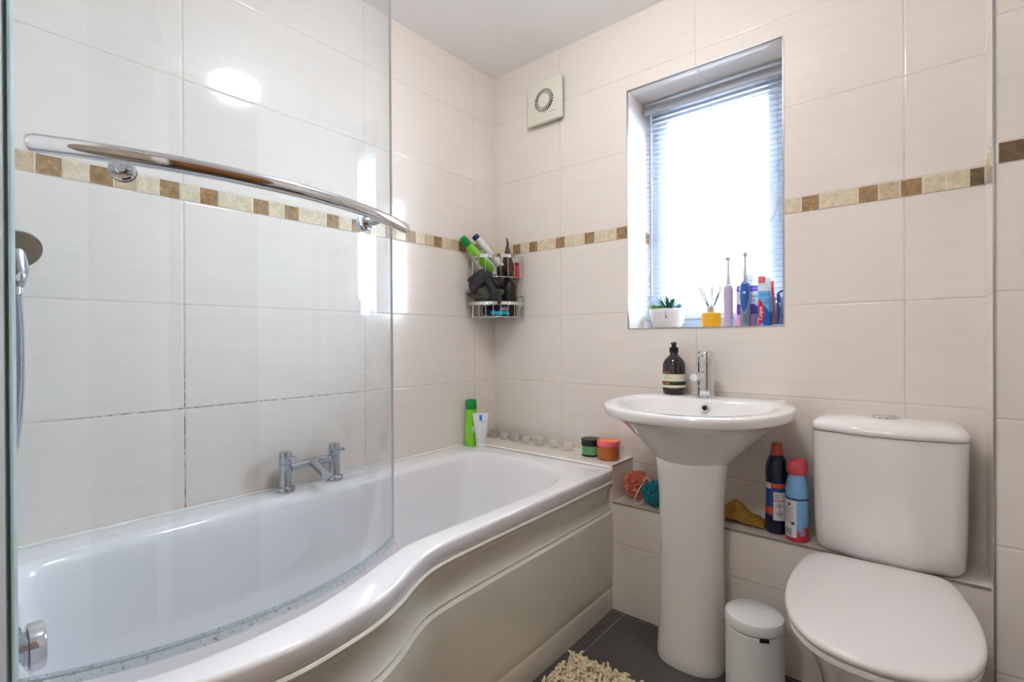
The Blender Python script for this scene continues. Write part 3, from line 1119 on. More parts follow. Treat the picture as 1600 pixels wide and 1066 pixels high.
finish('flush_button', bt_, M['chrome'], cl, world=True)
lhalf = [(0, -.212), (.08, -.212), (.128, -.216), (.148, -.236), (.162, -.29), (.172, -.36), (.1765, -.43), (.176, -.50), (.166, -.575), (.142, -.645), (.10, -.698), (.05, -.722), (0, -.729)]
lfull = lhalf + [(-x, y) for x, y in reversed(lhalf[1:-1])]
lo = [Vector((p.x, p.y)) for p in catmull([(x, y, 0) for x, y in lfull], 120, True)]
LC = Vector((0, -.46))
TR = Matrix.Translation((TXC - .016, -.212, 0)) @ Matrix.Rotation(R(3.5), 4, 'Z') @ Matrix.Translation((0, .212, 0))


def lring(z, s, rot=True, c=LC, sy=None):
    out = []
    for p in lo:
        q = Vector((c.x + (p.x - c.x) * s, c.y + (p.y - c.y) * (sy or s)))
        out.append(tuple(TR @ Vector((q.x, q.y, z))) if rot else (TXC + q.x, q.y, z))
    return out


rings = [lring(.4035, .97), lring(.4035, .985), lring(.405, .995), lring(.411, 1.0), lring(.416, .995), lring(.4195, .98), lring(.4215, .95), lring(.423, .80), lring(.4237, .5), lring(.424, .15)]
finish('lid', MB().loft(rings), M['lidplastic'], wc, 60, world=True)
rings = [lring(.3855, .93), lring(.3855, .965), lring(.388, .98), lring(.398, .98), lring(.4025, .965), lring(.4025, .93)]
finish('seat', MB().loft(rings), M['lidplastic'], wc, 50, world=True)
pc_ = Vector((0, -.40))
rings = []
for z, sx2, fy, by, pw in ((.0005, .098, -.56, -.19, 2.6), (.02, .097, -.555, -.19, 2.6), (.10, .098, -.55, -.19, 2.4), (.18, .108, -.575, -.19, 2.2), (.25, .128, -.62, -.19, 2.1), (.31, .148, -.665, -.19, 2.0), (.35, .160, -.695, -.19, 2.0), (.372, .166, -.708, -.19, 2.0), (.3835, .166, -.708, -.19, 2.0), (.3848, .158, -.70, -.195, 2.0)):
    ring = []
    cy = -.36
    for j in range(72):
        a = 2 * PI * j / 72
        x, y = math.cos(a), math.sin(a)
        k = pw if y < 0 else 4.0
        s_ = (abs(x) ** k + abs(y) ** k) ** (-1 / k)
        ring.append(tuple(TR @ Vector((sx2 * x * s_, cy + (abs(fy - cy) if y < 0 else (by - cy)) * y * s_, z))))
    rings.append(ring)
finish('pan', MB().loft(rings), M['white_porcelain'], wc, 60, world=True)
mb = MB()
for x in (-.075, .075):
    mb.tube([(TXC + x - .02, -.225, .412), (TXC + x + .02, -.225, .412)], .009, 14)
finish('hinge', MB().tube([(TXC - .09, -.2065, .398), (TXC + .09, -.2065, .398)], .007, 14), M['lidplastic'], wc, world=True)

# ------------------------------------------------------------------ pedal bin
bn = thing('pedal_bin', 'small white round pedal bin between basin pedestal and toilet', 'bin', (1.289, -.372, 0), R(-58))
M['binmetal'] = pmat('white enamel', '#d9dbdc', .35)
finish('bin_body', MB().lathe([(.072, .004), (.0735, .006), (.0735, .228), (.071, .2315), (.070, .232)], 56), M['binmetal'], bn)
finish('bin_base', MB().lathe([(.0745, .0005), (.0755, .002), (.0755, .012), (.074, .014)], 56), M['black'], bn)
finish('lid_gap', MB().lathe([(.0712, .2315), (.0712, .236)], 56, cap0=False, cap1=False), M['dark'], bn)
finish('bin_lid', MB().lathe([(.070, .2352), (.0748, .2352), (.0752, .238), (.0750, .255), (.0725, .262), (.066, .2665), (.045, .271), (.02, .273), (0, .2735)], 56), M['binmetal'], bn)
finish('lid_catch', MB().box(.0722, .0775, -.012, .012, .224, .2335, .0015), M['black'], bn)
finish('pedal', MB().box(.072, .10, -.016, .016, .012, .018, .002), M['black'], bn)

# ------------------------------------------------------------------ bath mat
mt = thing('bath_mat', 'beige chenille noodle bath mat on the dark floor', 'mat', (1.02, -.74, 0))
x0, x1, y0, y1 = .785, 1.28, -1.02, -.502
bk = finish('mat_backing', MB().box(x0 + .004, x1 - .004, y0 + .004, y1 - .004, .0005, .006, .002), pmat('mat backing', '#b9a888', .9), mt, world=True)
M['pile'] = pmat('beige chenille', '#d3c4a6', .95, var=.14, vscale=30, sheen=.3)
mb = MB()
rnd = random.Random(3)
nx, ny = 44, 46
for i in range(nx):
    for j in range(ny):
        x = x0 + .004 + (i + .5 + rnd.uniform(-.35, .35)) * (x1 - x0 - .008) / nx
        y = y0 + .004 + (j + .5 + rnd.uniform(-.35, .35)) * (y1 - y0 - .008) / ny
        a = rnd.uniform(0, 2 * PI)
        l = rnd.uniform(.012, .022)
        h = rnd.uniform(.014, .024)
        dx, dy = math.cos(a) * l, math.sin(a) * l
        mb.tube([(x, y, .005), (x + dx * .25, y + dy * .25, .005 + h * .6), (x + dx * .7, y + dy * .7, .005 + h * .95), (x + dx, y + dy, .005 + h * .85), (x + dx * 1.15, y + dy * 1.15, .005 + h * .7)], [.0034, .004, .0042, .0038, .0018], 6)
pl = finish('pile', mb, M['pile'], mt, 80, world=True)
pl['kind'] = 'stuff'


# ------------------------------------------------------------------ toiletries on the bath corner and ledge
def shampoo(name, label, loc, rot_m, body, capc, hbody, hcap, w, d, cat='bottle', taper=.93, group=None):
    """flat-oval bottle lying along local z"""
    t = thing(name, label, cat, loc, 0, group)
    rings = []
    for z, s in ((0, .90), (.003, .97), (.02, 1.0), (hbody * .35, .97), (hbody * .7, .93), (hbody * .93, taper * .94), (hbody, taper * .90)):
        rings.append([(w * s * math.cos(2 * PI * j / 40), d * s * math.sin(2 * PI * j / 40), z) for j in range(40)])
    b = finish('bottle_body', MB().loft(rings).xf(rot_m), body, t)
    rings = []
    for z, s in ((hbody + .0008, taper * .90), (hbody + .003, taper * .95), (hbody + hcap * .75, taper * .92), (hbody + hcap * .93, taper * .84), (hbody + hcap, taper * .6), (hbody + hcap + .001, .05)):
        rings.append([(w * s * math.cos(2 * PI * j / 40), d * s * math.sin(2 * PI * j / 40), z) for j in range(40)])
    c = finish('cap', MB().loft(rings).xf(rot_m), capc, t)
    return t, b, c


M['lime'] = pmat('lime green plastic', '#7ccb2c', .25, coat=.2)
M['green_cap'] = pmat('green cap plastic', '#0b8f3c', .28)
fa = R(face_angle(.043, -.214))
t, b, c = shampoo('shampoo_bottle', 'lime green shampoo bottle standing on the far bath corner', (.041, -.212, .5305), Matrix.Rotation(fa + PI / 2, 4, 'Z'), M['lime'], M['green_cap'], .168, .046, .030, .019)
# round mark and dark lettering on the front of the bottle
mb = MB()
q = Matrix.Rotation(fa + PI / 2, 4, 'Z')


def flatlab(u, v, dd=-.0193):
    return tuple(q @ Vector((u, dd * math.sqrt(max(0.0, 1 - (u / .031) ** 2)), v)))


v = [flatlab(.011 + .009 * math.cos(2 * PI * k / 20), .075 + .016 * math.sin(2 * PI * k / 20)) for k in range(20)]
M['spot'] = pmat('pale green label', '#d8efc4', .5)
mb.add(v, [tuple(range(20))])
finish('label_spot', mb, M['spot'], b)
mb = MB()
v = [flatlab(.015 + .006 * math.cos(2 * PI * k / 20), .125 + .007 * math.sin(2 * PI * k / 20)) for k in range(20)]
mb.add(v, [tuple(range(20))])
finish('label_spot', mb, M['spot'], b)
mb = MB()
for k, (z, w0, w1) in enumerate(((.084, .012, .019), (.071, .003, .017), (.064, .008, .016), (.059, .006, .017))):
    mb.add([flatlab(u, z + s * .0012, -.0197) for s in (-1, 1) for u in (w0, w1)], [(0, 1, 3, 2)])
finish('lettering', mb, pmat('dark green ink', '#1d4a2c', .5), b)

# white squeeze tube standing on its cap
tb = thing('face_wash_tube', 'white squeeze tube standing on its cap beside the lime bottle', 'tube', (.096, -.206, .5305), R(face_angle(.096, -.206)) + PI / 2)
M['tube_white'] = pmat('white tube plastic', '#dfe2e3', .3, sss=.1)
rings = []
for z, w_, d_ in ((.0185, .0215, .0185), (.022, .0225, .0195), (.06, .0265, .0175), (.10, .031, .012), (.135, .0345, .005), (.142, .0352, .0016), (.154, .0358, .0012)):
    rings.append([(w_ * math.cos(2 * PI * j / 40), d_ * math.sin(2 * PI * j / 40), z) for j in range(40)])
tbb = finish('tube_body', MB().loft(rings), M['tube_white'], tb)
finish('cap', MB().lathe([(.0215, 0), (.022, .001), (.0218, .017), (.020, .018)], 36), pmat('white cap', '#eef0f1', .3), tb)


def tubeface(u, v):
    zz = [.0185, .06, .10, .135, .142, .154]
    dd = [.0195, .0175, .012, .005, .0016, .0012]
    ww = [.0225, .0265, .031, .0345, .0352, .0358]
    for i in range(5):
        if v <= zz[i + 1]:
            k = (v - zz[i]) / (zz[i + 1] - zz[i])
            de = dd[i] + (dd[i + 1] - dd[i]) * k
            wi = ww[i] + (ww[i + 1] - ww[i]) * k
            break
    else:
        de, wi = .0012, .0358
    return (u, -de * math.sqrt(max(0, 1 - (u / wi) ** 2)) - .0005, v)


mb = MB()
mb.add([tubeface(u, z) for z in (.121, .133, .145) for u in (-.0065, .0065)], [(0, 1, 3, 2), (2, 3, 5, 4)])
finish('blue_square', mb, pmat('blue ink', '#1474cf', .4), tbb)
mb = MB()
mb.text('LA ROCHE-POSAY', .0052, lambda u, v: tubeface(u, .1145 + v))
mb.add([tubeface(u, z) for z in (.1045, .1062) for u in (.006, .031)], [(0, 1, 3, 2)])
mb.add([tubeface(u, z) for z in (.0800, .0815) for u in (-.018, .009)], [(0, 1, 3, 2)])
for z, a, bb in ((.092, -.018, .006), (.072, -.016, .012), (.067, -.016, .008), (.062, -.016, .012)):
    mb.add([tubeface(u, z + s) for s in (0, .0007) for u in (a, bb)], [(0, 1, 3, 2)])
finish('lettering', mb, pmat('slate ink', '#59606b', .5), tbb)

# clear glass tealight holders along the ledge
M['clear'] = pmat('clear glass', '#ffffff', .0, trans=1, ior=1.42)
gx_ = [.022, .098, .162, .233, .306, .386, .466]
gy_ = [-.036, -.040, -.038, -.046, -.046, -.050, -.052]
lab = ['clear glass ball on the tiled ledge, first from the corner', 'clear glass ball on the tiled ledge, second from the corner', 'clear glass ball on the tiled ledge, third from the corner',
       'clear glass ball on the tiled ledge, fourth and middle of seven', 'clear glass ball on the tiled ledge, third counting from the green jar',
       'clear glass ball on the tiled ledge, second counting from the green jar', 'clear glass ball on the tiled ledge, nearest the green jar']
proto = None
for k in range(7):
    if proto is None:
        bm = bmesh.new()
        bmesh.ops.create_icosphere(bm, subdivisions=3, radius=1)
        for q in bm.verts:
            s = 1 + .05 * noise.noise(q.co * 2.5)
            q.co = Vector((q.co.x * .024 * s, q.co.y * .022 * s, q.co.z * .0195 * s))
            if q.co.z < -.0165:
                q.co.z = -.0165
        for q in bm.verts:
            q.co.z += .0165
        o = finish('glass_ball', MB().frombm(bm), M['clear'], None, 60)
        proto = o
    else:
        o = proto.copy()
        COL.objects.link(o)
    o.location = (gx_[k] + (.003 if k == 0 else 0), gy_[k], .5415)
    o.rotation_euler = (0, 0, k * 1.3)
    sca = (1.0, .95, 1.1, .9, 1.12, 1.0, 1.08)[k]
    o.scale = (sca, sca, sca)
    tag(o, lab[k], 'glass ball', 'clear glass balls along the bath ledge')

# jars
jx, jy = .597, -.078
jar = thing('cosmetic_jar', 'green jar with black lid and white label on the tiled ledge', 'jar', (jx, jy, .5415), R(face_angle(jx, jy)))
finish('jar_body', MB().lathe([(.035, 0), (.0375, .002), (.0385, .007), (.0385, .043), (.037, .045)], 48), M['black'], jar)
gb = finish('green_label', patch(MB(), .0388, -62, 200, .0085, .0425, 40), pmat('sage green label', '#5f9a66', .45), jar)
finish('lid', MB().lathe([(.037, .0455), (.0393, .046), (.0398, .048), (.0398, .067), (.038, .0695), (.02, .0705), (0, .0705)], 48), M['black'], jar)
wl = finish('white_label', patch(MB(), .0389, -128, -63, .0085, .0425, 14), pmat('white label', '#e2e2e6', .5), jar)
mb = MB()
patch(mb, .0400, -128, -68, .0545, .0665, 10)
finish('lid_label', mb, pmat('white lid sticker', '#dcdce2', .5), jar)
mb = MB()
for k in range(3):
    patch(mb, .0392, -112 + 9 * k, -108 + 9 * k, .012, .037 - .004 * k, 3)
finish('small_print', mb, pmat('dark print', '#3a3b44', .6), wl)
jx, jy = .684, -.087
jar = thing('cosmetic_jar', 'orange jar with coral pink lid at the ledge end', 'jar', (jx, jy, .5415), R(face_angle(jx, jy)))
m = bpy.data.materials.new('amber gel')
t = NT(m)
b = t.pbsdf(Roughness=.15)
b.inputs['Base Color'].default_value = lin('#a8551c')
b.inputs['Coat Weight'].default_value = .5
t.out(b.outputs[0])
finish('jar_body', MB().lathe([(.039, 0), (.0415, .002), (.0435, .008), (.0435, .048), (.042, .052)], 48), m, jar)
finish('lid', MB().lathe([(.042, .0525), (.0445, .053), (.045, .055), (.045, .070), (.0435, .074), (.041, .0755), (.0395, .0745)], 48, cap1=False), pmat('coral lid', '#e0616a', .35), jar)
finish('lid_top', MB().lathe([(.0398, .0745), (.038, .0757), (0, .076)], 48, cap0=False), pmat('orange lid top', '#f58a55', .35), jar)
finish('orange_label', patch(MB(), .0438, -128, -70, .008, .046, 14), pmat('bright orange label', '#f27a24', .4), jar)
mb = MB()
patch(mb, .0440, -106, -82, .036, .043, 6)
patch(mb, .0440, -100, -90, .010, .036, 6)
finish('label_mark', mb, pmat('cream label mark', '#f6dcc0', .5), jar)


# ------------------------------------------------------------------ bath puffs on the low boxing
def puff(label, loc, r, col, seed, cordpts, nr=90, sq=(1, 1, 1)):
    t = thing('bath_puff', label, 'bath puff', loc)
    rn = random.Random(seed)
    mb = MB()
    # core
    bm = bmesh.new()
    bmesh.ops.create_icosphere(bm, subdivisions=3, radius=r * .60)
    for q in bm.verts:
        q.co *= 1 + .18 * noise.noise(q.co * (9 / r * .04) + Vector((seed, 0, 0)))
    mb.frombm(bm)
    for k in range(nr):
        zc = 1 - 2 * (k + .5) / nr
        a = k * 2.39996 + rn.uniform(-.3, .3)
        n = Vector((math.sqrt(1 - zc * zc) * math.cos(a), math.sqrt(1 - zc * zc) * math.sin(a), zc))
        tq = n.to_track_quat('Z', 'Y').to_matrix()
        rot = rn.uniform(0, PI)
        wl = r * rn.uniform(.34, .52)
        ph = rn.uniform(0, 6)

        def fn(u, v, tq=tq, rot=rot, wl=wl, ph=ph, n=n):
            s = (u - .5) * 2
            xx = s * wl
            yy = wl * .34 * math.sin(s * 4.2 + ph)
            h = r * (.60 + .40 * v * (.75 + .25 * math.sin(s * 7 + ph * 3))) - (xx * xx) / (2 * r)
            xx += wl * .16 * v * math.sin(s * 9 + ph)
            yy += wl * .30 * v * math.cos(s * 7 + ph * 2)
            c, s2 = math.cos(rot), math.sin(rot)
            return tq @ Vector((xx * c - yy * s2, xx * s2 + yy * c, h))
        mb.sheet(16, 3, fn, .0016)
    lowest = 0
    mb.v = [(x * sq[0], y * sq[1], z * sq[2]) for x, y, z in mb.v]
    zmin = min(q[2] for q in mb.v)
    mb.v = [(x, y, z - zmin + .001) for x, y, z in mb.v]
    finish('mesh_ruffle', mb, col, t, 70)
    if cordpts:
        finish('hanging_cord', MB().tube(catmull(cordpts, 40), .0021, 8), pmat('white cord', '#e4ddd6', .7), t)
    return t


puff('coral pink bath puff on the low tiled boxing beside the bath', (.806, -.088, .406), .055, pmat('coral mesh', '#e28a74', .7, var=.15, vscale=60), 1,
     [(.038, -.03, .075), (.034, -.055, .055), (.022, -.066, .025), (.030, -.069, .006), (.046, -.063, .010), (.052, -.05, .03)], 46, (1, 1, 1.0))
puff('dark teal bath puff to the right of the coral one', (.893, -.127, .406), .047, pmat('teal mesh', '#2a8f9b', .7, var=.2, vscale=60), 2,
     [(-.02, .01, .085), (-.036, .012, .095), (-.046, .012, .080)], 44, (1.02, .98, 1.0))
puff('small white bath puff half hidden by the basin pedestal', (.950, -.125, .406), .026, pmat('white mesh', '#d6d3cc', .7, var=.1), 3,
     [(-.008, -.012, .05), (-.02, -.02, .06), (-.014, -.02, .07), (0, -.012, .055)], 60, (.8, .9, 1.15))

# yellow cloth
yc = MB()


def ycf(u, v):
    x = -.07 + .16 * u
    y = -.04 + .075 * v
    m = math.exp(-((u - .42) / .26) ** 2) * .055 + .008 + .012 * math.exp(-((u - .85) / .12) ** 2)
    z = m * math.sin(PI * min(1, max(0, v * .96 + .02))) ** .7
    z += .004 * noise.noise(Vector((u * 7, v * 7, 0)))
    return (x + .004 * noise.noise(Vector((u * 5, v * 5, 3))), y, .004 + max(0, z))


o = finish('cleaning_cloth', yc.sheet(34, 22, ycf, .003), pmat('mustard cloth', '#a07a34', .95, var=.2, vscale=60, bump=.4, bscale=220), None, 80)
o.location = (1.165, -.082, .4065)
tag(o, 'crumpled mustard yellow cleaning cloth on the boxing behind the pedestal', 'cloth')

# cleaning bottles beside the cistern
bx_, by_ = 1.291, -.104
cb = thing('cleaner_bottle', 'dark navy toilet cleaner bottle with red cap on the boxing', 'bottle', (bx_, by_, .4062), R(face_angle(bx_, by_)))
M['navy'] = pmat('navy plastic', '#121838', .25, coat=.2)
prof = [(.029, 0), (.0325, .003), (.034, .012), (.0335, .05), (.031, .10), (.0305, .145), (.0325, .17), (.0335, .19), (.031, .215), (.0245, .235), (.018, .243)]
rf = lambda z: next((prof[i][0] + (prof[i + 1][0] - prof[i][0]) * (z - prof[i][1]) / (prof[i + 1][1] - prof[i][1]) for i in range(len(prof) - 1) if prof[i][1] <= z <= prof[i + 1][1]), .03) + .0006
bb = finish('bottle_body', MB().lathe(prof, 48), M['navy'], cb)
finish('cap', MB().lathe([(.018, .2435), (.019, .2445), (.019, .252), (.0165, .262), (.0155, .276), (.013, .281), (0, .282)], 32), pmat('red cap plastic', '#b4503f', .35, sss=.1), cb)
finish('blue_label', patch(MB(), rf, -95, 95, .055, .160, 30, nz=8), pmat('blue label', '#27468e', .4), bb)
M['paperlab'] = pmat('white paper label', '#cfcfd4', .5)
finish('white_label', patch(MB(), lambda z: rf(z) + .0004, -92, -32, .140, .158, 12, nz=2), M['paperlab'], bb)
finish('white_label', patch(MB(), lambda z: rf(z) + .0004, -18, 45, .045, .132, 12, nz=8), M['paperlab'], bb)
M['redlab'] = pmat('orange red label', '#d2482a', .5)
finish('red_label', patch(MB(), lambda z: rf(z) + .0005, -30, 60, .144, .158, 12, nz=2), M['redlab'], bb)
finish('red_label', patch(MB(), lambda z: rf(z) + .0005, -95, -20, .062, .082, 12, nz=2), M['redlab'], bb)
finish('red_stripe', patch(MB(), lambda z: rf(z) + .0007, -18, 45, .104, .107, 8), M['redlab'], bb)
mb = MB()
for zc in (.090, .066):      # two diamond hazard signs
    for s0, s1 in ((.0105, .0085),):
        v = []
        for s in (s0, s1):
            for dx, dz in ((0, 1), (1, 0), (0, -1), (-1, 0)):
                v.append(wrap(lambda z: rf(z) + .0008, 13, zc)(dx * s, dz * s))
        mb.add(v, [(k, (k + 1) % 4, 4 + (k + 1) % 4, 4 + k) for k in range(4)])
    patch(mb, lambda z: rf(z) + .0008, 9, 17, zc - .003, zc + .003, 3)
for k in range(3):
    patch(mb, lambda z: rf(z) + .0008, -12, 12 - 3 * k, .112 + .005 * k, .1135 + .005 * k, 6)
finish('hazard_print', mb, pmat('black print', '#2a2a2e', .6), bb)

bx_, by_ = 1.352, -.134
ab = thing('air_freshener_can', 'light blue spray can with pink cap standing against the cistern', 'spray can', (bx_, by_, .4062), R(face_angle(bx_, by_)))
prof2 = [(.0285, 0), (.031, .002), (.0315, .006), (.0315, .125), (.031, .150), (.028, .175), (.0235, .192), (.021, .199)]
rf2 = lambda z: next((prof2[i][0] + (prof2[i + 1][0] - prof2[i][0]) * (z - prof2[i][1]) / (prof2[i + 1][1] - prof2[i][1]) for i in range(len(prof2) - 1) if prof2[i][1] <= z <= prof2[i + 1][1]), .03) + .0005
m = bpy.data.materials.new('sky blue can with red floral foot')
t = NT(m)
tc = t.node('ShaderNodeTexCoord')
sx3 = t.node('ShaderNodeSeparateXYZ')
t.link(tc.outputs['Object'], sx3.inputs[0])
f = t.noise(tc.outputs['Object'], 38, 2, .5)
hgt = t.math('MULTIPLY_ADD', f, .09, t.math('MULTIPLY', sx3.outputs[2], -1.0))
red = t.ramp(hgt, -.004, .012)
b = t.pbsdf(Roughness=.25)
c1 = t.mix(red, lin('#79aede'), lin('#c23b4a'))
c1 = t.mix(t.ramp(sx3.outputs[2], .196, .200), c1, lin('#5a8fd0'))
t.link(c1, b.inputs['Base Color'])
t.out(b.outputs[0])
ac = finish('can_body', MB().lathe(prof2, 48), m, ab)
cap = MB()
rings = []
for z, s, tilt in ((.1995, .0225, 0), (.204, .027, 0), (.214, .0295, .1), (.228, .0285, .25), (.243, .0235, .42), (.2475, .012, .45)):
    rings.append([(s * math.cos(2 * PI * j / 36), s * math.sin(2 * PI * j / 36), z + tilt * s * math.sin(2 * PI * j / 36 + .3) * .55) for j in range(36)])
finish('cap', MB().loft(rings), pmat('pink red cap', '#d0515c', .35, sss=.1), ab)
finish('dark_band', patch(MB(), lambda z: rf2(z) + .0003, -180, 180, .126, .131, 40), pmat('navy band', '#1d2450', .4), ac)
wl = finish('white_label', patch(MB(), lambda z: rf2(z) + .0003, -82, -2, .014, .124, 16), pmat('can back label', '#d7dade', .5), ac)
mb = MB()
r3 = lambda z: rf2(z) + .0007
q = Matrix.Rotation(R(-38), 4, 'Z') @ Matrix.Translation((r3(.11), 0, .112)) @ Matrix.Rotation(PI / 2, 4, 'Y')
mb.lathe([(.0045, 0), (.0045, .0004), (0, .0004)], 20, mat=q)
for k in range(9):
    patch(mb, r3, -74, -14 - (k * 7) % 17, .100 - .0052 * k, .1012 - .0052 * k, 8)
for k in range(13):
    a = -72 + 3.6 * k
    patch(mb, r3, a, a + (1.2 if k % 3 else 2.2), .018, .040, 1)
q = Matrix.Rotation(R(-20), 4, 'Z') @ Matrix.Translation((r3(.06), 0, .056)) @ Matrix.Rotation(PI / 2, 4, 'Y')
mb.lathe([(.005, 0), (.005, .0004), (0, .0004)], 20, mat=q)
finish('label_print', mb, pmat('grey print', '#4a4d55', .6), ac)

# ------------------------------------------------------------------ corner caddy and what it holds
cd = thing('corner_caddy', 'two tier chrome wire shower caddy in the tiled corner', 'caddy', (.003, -.003, 1.12))
CRR = .186


def cq(phi, r, z):
    r *= 1 + .14 * math.sin(R(2 * phi))
    return (.004 + r * math.cos(R(phi)), -.004 - r * math.sin(R(phi)), z)


def basket(ztop, zbot, guard):
    mb = MB()
    for k in range(10):
        ph = 2 + 86 * k / 9
        mb.tube([cq(ph, CRR, ztop), cq(ph, CRR, zbot), cq(ph, .01, zbot)] , .0021, 8)
    mb.tube([cq(p_, CRR, zbot) for p_ in range(0, 91, 5)], .002, 6)
    mb.tube([cq(p_, CRR * .55, zbot) for p_ in range(0, 91, 9)], .0016, 6)
    if guard:
        for p_ in (1, 89):
            mb.tube([cq(p_, CRR, zbot), cq(p_, CRR, guard)], .0018, 6)
        mb.tube([cq(1, CRR, guard), cq(1, .012, guard), cq(45, .008, guard), cq(89, .012, guard), cq(89, CRR, guard)], .0018, 6)
    b = finish('basket', mb, M['steel'], cd, 60, world=True)
    rm = MB()
    rings = []
    for k in range(31):
        ph = 90 * k / 30
        rings.append([cq(ph, CRR - .0022, ztop - .009), cq(ph, CRR + .0022, ztop - .009), cq(ph, CRR + .0022, ztop + .006), cq(ph, CRR - .0022, ztop + .006)])
    rm.loft(rings)
    finish('rim', rm, M['chrome'], b, world=True)


basket(1.407, 1.308, None)
basket(1.189, 1.124, 1.224)
for p_ in (1.5, 88.5):
    finish('wall_mount', MB().tube([cq(p_, .16, 1.124), cq(p_, .16, 1.40)], .002, 6), M['steel'], cd, world=True)


def along(a, b, roll=0):
    a, b = Vector(a), Vector(b)
    return (b - a).to_track_quat('Z', 'Y').to_matrix().to_4x4() @ Matrix.Rotation(roll, 4, 'Z'), (b - a).length


r_, L_ = along((.079, -.108, 1.345), (.033, -.258, 1.487), 0)
t, b, c = shampoo('shampoo_bottle', 'lime green shampoo bottle leaning in the upper basket of the caddy', (.079, -.108, 1.345), r_, M['lime'], M['green_cap'], L_ - .046, .046, .0245, .0205)
r_, L_ = along((.1085, -.0748, 1.366), (.0452, -.189, 1.506), 0)
shampoo('shower_gel_bottle', 'white bottle with navy cap leaning in the upper caddy basket', (.1085, -.0748, 1.366), r_, pmat('white bottle plastic', '#dfdfe4', .3), pmat('navy cap', '#1f2a72', .35), L_ - .022, .022, .0225, .019)

cw = thing('hair_claw', 'brown plastic hair claw standing up in the upper caddy basket', 'hair claw', (.140, -.062, 1.312))
M['tort'] = pmat('brown tortoiseshell', '#4a342a', .3, var=.3, vscale=80)
for s in (-1, 1):
    mb = MB()

    def fn(u, v, s=s):
        z = .02 + .12 * u
        wdt = .036 * (1 - .55 * u)
        return ((v - .5) * wdt * .7 + s * .022 * (1 - u), (v - .5) * wdt * .7 + s * .006 * (1 - u), z)
    mb.sheet(10, 6, fn, .003)
    for k in range(5):
        mb.tube([(s * .020, (k - 2) * .006, .03), (s * .021, (k - 2) * .007, .012), (s * .013, (k - 2) * .007, .0)], [.0025, .002, .001], 6)
    finish('jaw', mb, M['tort'], cw)
finish('spring_tip', MB().tube([(-.004, 0, .135), (.0, .002, .16), (-.008, .004, .19)], [.006, .006, .003], 8), M['tort'], cw)

rp = thing('razor_cartridge_box', 'small red plastic case at the right of the upper caddy basket', 'case', (.170, -.032, 1.3105))
finish('case_body', MB().box(-.016, .010, -.014, .014, 0, .060, .004, 3), pmat('red plastic', '#c22a2a', .3), rp)
finish('case_lid', MB().box(-.0155, .0095, -.0135, .0135, .0605, .073, .004, 3), pmat('dark red plastic', '#8e1c20', .3), rp)
dk = thing('nail_brush', 'black nail brush lying in the upper caddy basket behind the wires', 'brush', (.128, -.10, 1.3105), R(-40))
finish('brush_back', MB().box(-.03, .03, -.016, .016, .022, .052, .008, 3), M['black'], dk)
mb = MB()
for i in range(9):
    for j in range(4):
        mb.tube([(-.024 + i * .006, -.010 + j * .0066, .023), (-.024 + i * .006, -.010 + j * .0066, .001)], .0022, 5)
finish('bristles', mb, pmat('dark bristles', '#26242a', .8), dk)['kind'] = 'stuff'

# black bottle in the lower basket
bk = thing('conditioner_bottle', 'round shouldered black bottle standing in the lower caddy basket', 'bottle', (.132, -.052, 1.127))
finish('bottle_body', MB().lathe([(.036, 0), (.040, .004), (.041, .02), (.041, .125), (.039, .143), (.032, .160), (.020, .171), (.013, .175)], 40, sx=1, sy=.86), M['black'], bk)
finish('cap', MB().lathe([(.015, .1755), (.016, .177), (.0155, .210), (.014, .2135), (0, .214)], 28), M['black'], bk)


# dark flannels
def drape(name, label, cat, loc, fn, nu, nv, th, m):
    o = finish(name, MB().sheet(nu, nv, fn, th), m, None, 80)
    o.location = loc
    tag(o, label, cat)
    return o


M['charcoal'] = pmat('charcoal terry', '#34343a', .95, var=.2, vscale=50, bump=.6, bscale=350)
M['olive'] = pmat('grey olive terry', '#4d4f45', .95, var=.18, vscale=50, bump=.6, bscale=350)
# across-the-corner direction and outward direction
EX = Vector((.7071, .7071, 0))
EO = Vector((.7071, -.7071, 0))


def lump(name, label, cat, loc, dims, m, seed, fold, n=5):
    # a bundled cloth: closed rounded form with deep soft folds
    bm = bmesh.new()
    bmesh.ops.create_icosphere(bm, subdivisions=n, radius=1)
    for q in bm.verts:
        p = q.co.copy()
        k = 1 + .10 * noise.noise(p * 1.7 + Vector((seed, 0, 0)))
        k += fold * (abs(noise.noise(Vector((p.x * 1.5 + p.z * .8, p.y * 1.2, p.z * 1.5 - p.x * .9)) + Vector((0, seed, 0)))) - .25)
        k += fold * .10 * noise.noise(p * 5 + Vector((0, 0, seed)))
        d = EX * (p.x * dims[0] * k) + EO * (p.y * dims[1] * k)
        q.co = Vector((d.x, d.y, p.z * dims[2] * k))
    mb = MB().frombm(bm)

    def shade_sheet(u, v):  # dark upright sheet standing in for the shade between the two baskets
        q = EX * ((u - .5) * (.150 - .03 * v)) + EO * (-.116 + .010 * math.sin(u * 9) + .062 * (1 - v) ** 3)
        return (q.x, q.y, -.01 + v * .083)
    mb.sheet(24, 12, shade_sheet, .004)
    o = finish(name, mb, m, None, 80)
    o.location = loc
    tag(o, label, cat)
    return o


lump('face_flannel', 'grey olive flannel bundled in the lower caddy basket under the charcoal mitt, with a dark sheet added for the shade behind', 'flannel', (.0955, -.1605, 1.232), (.071, .030, .040), M['olive'], 3, .62)


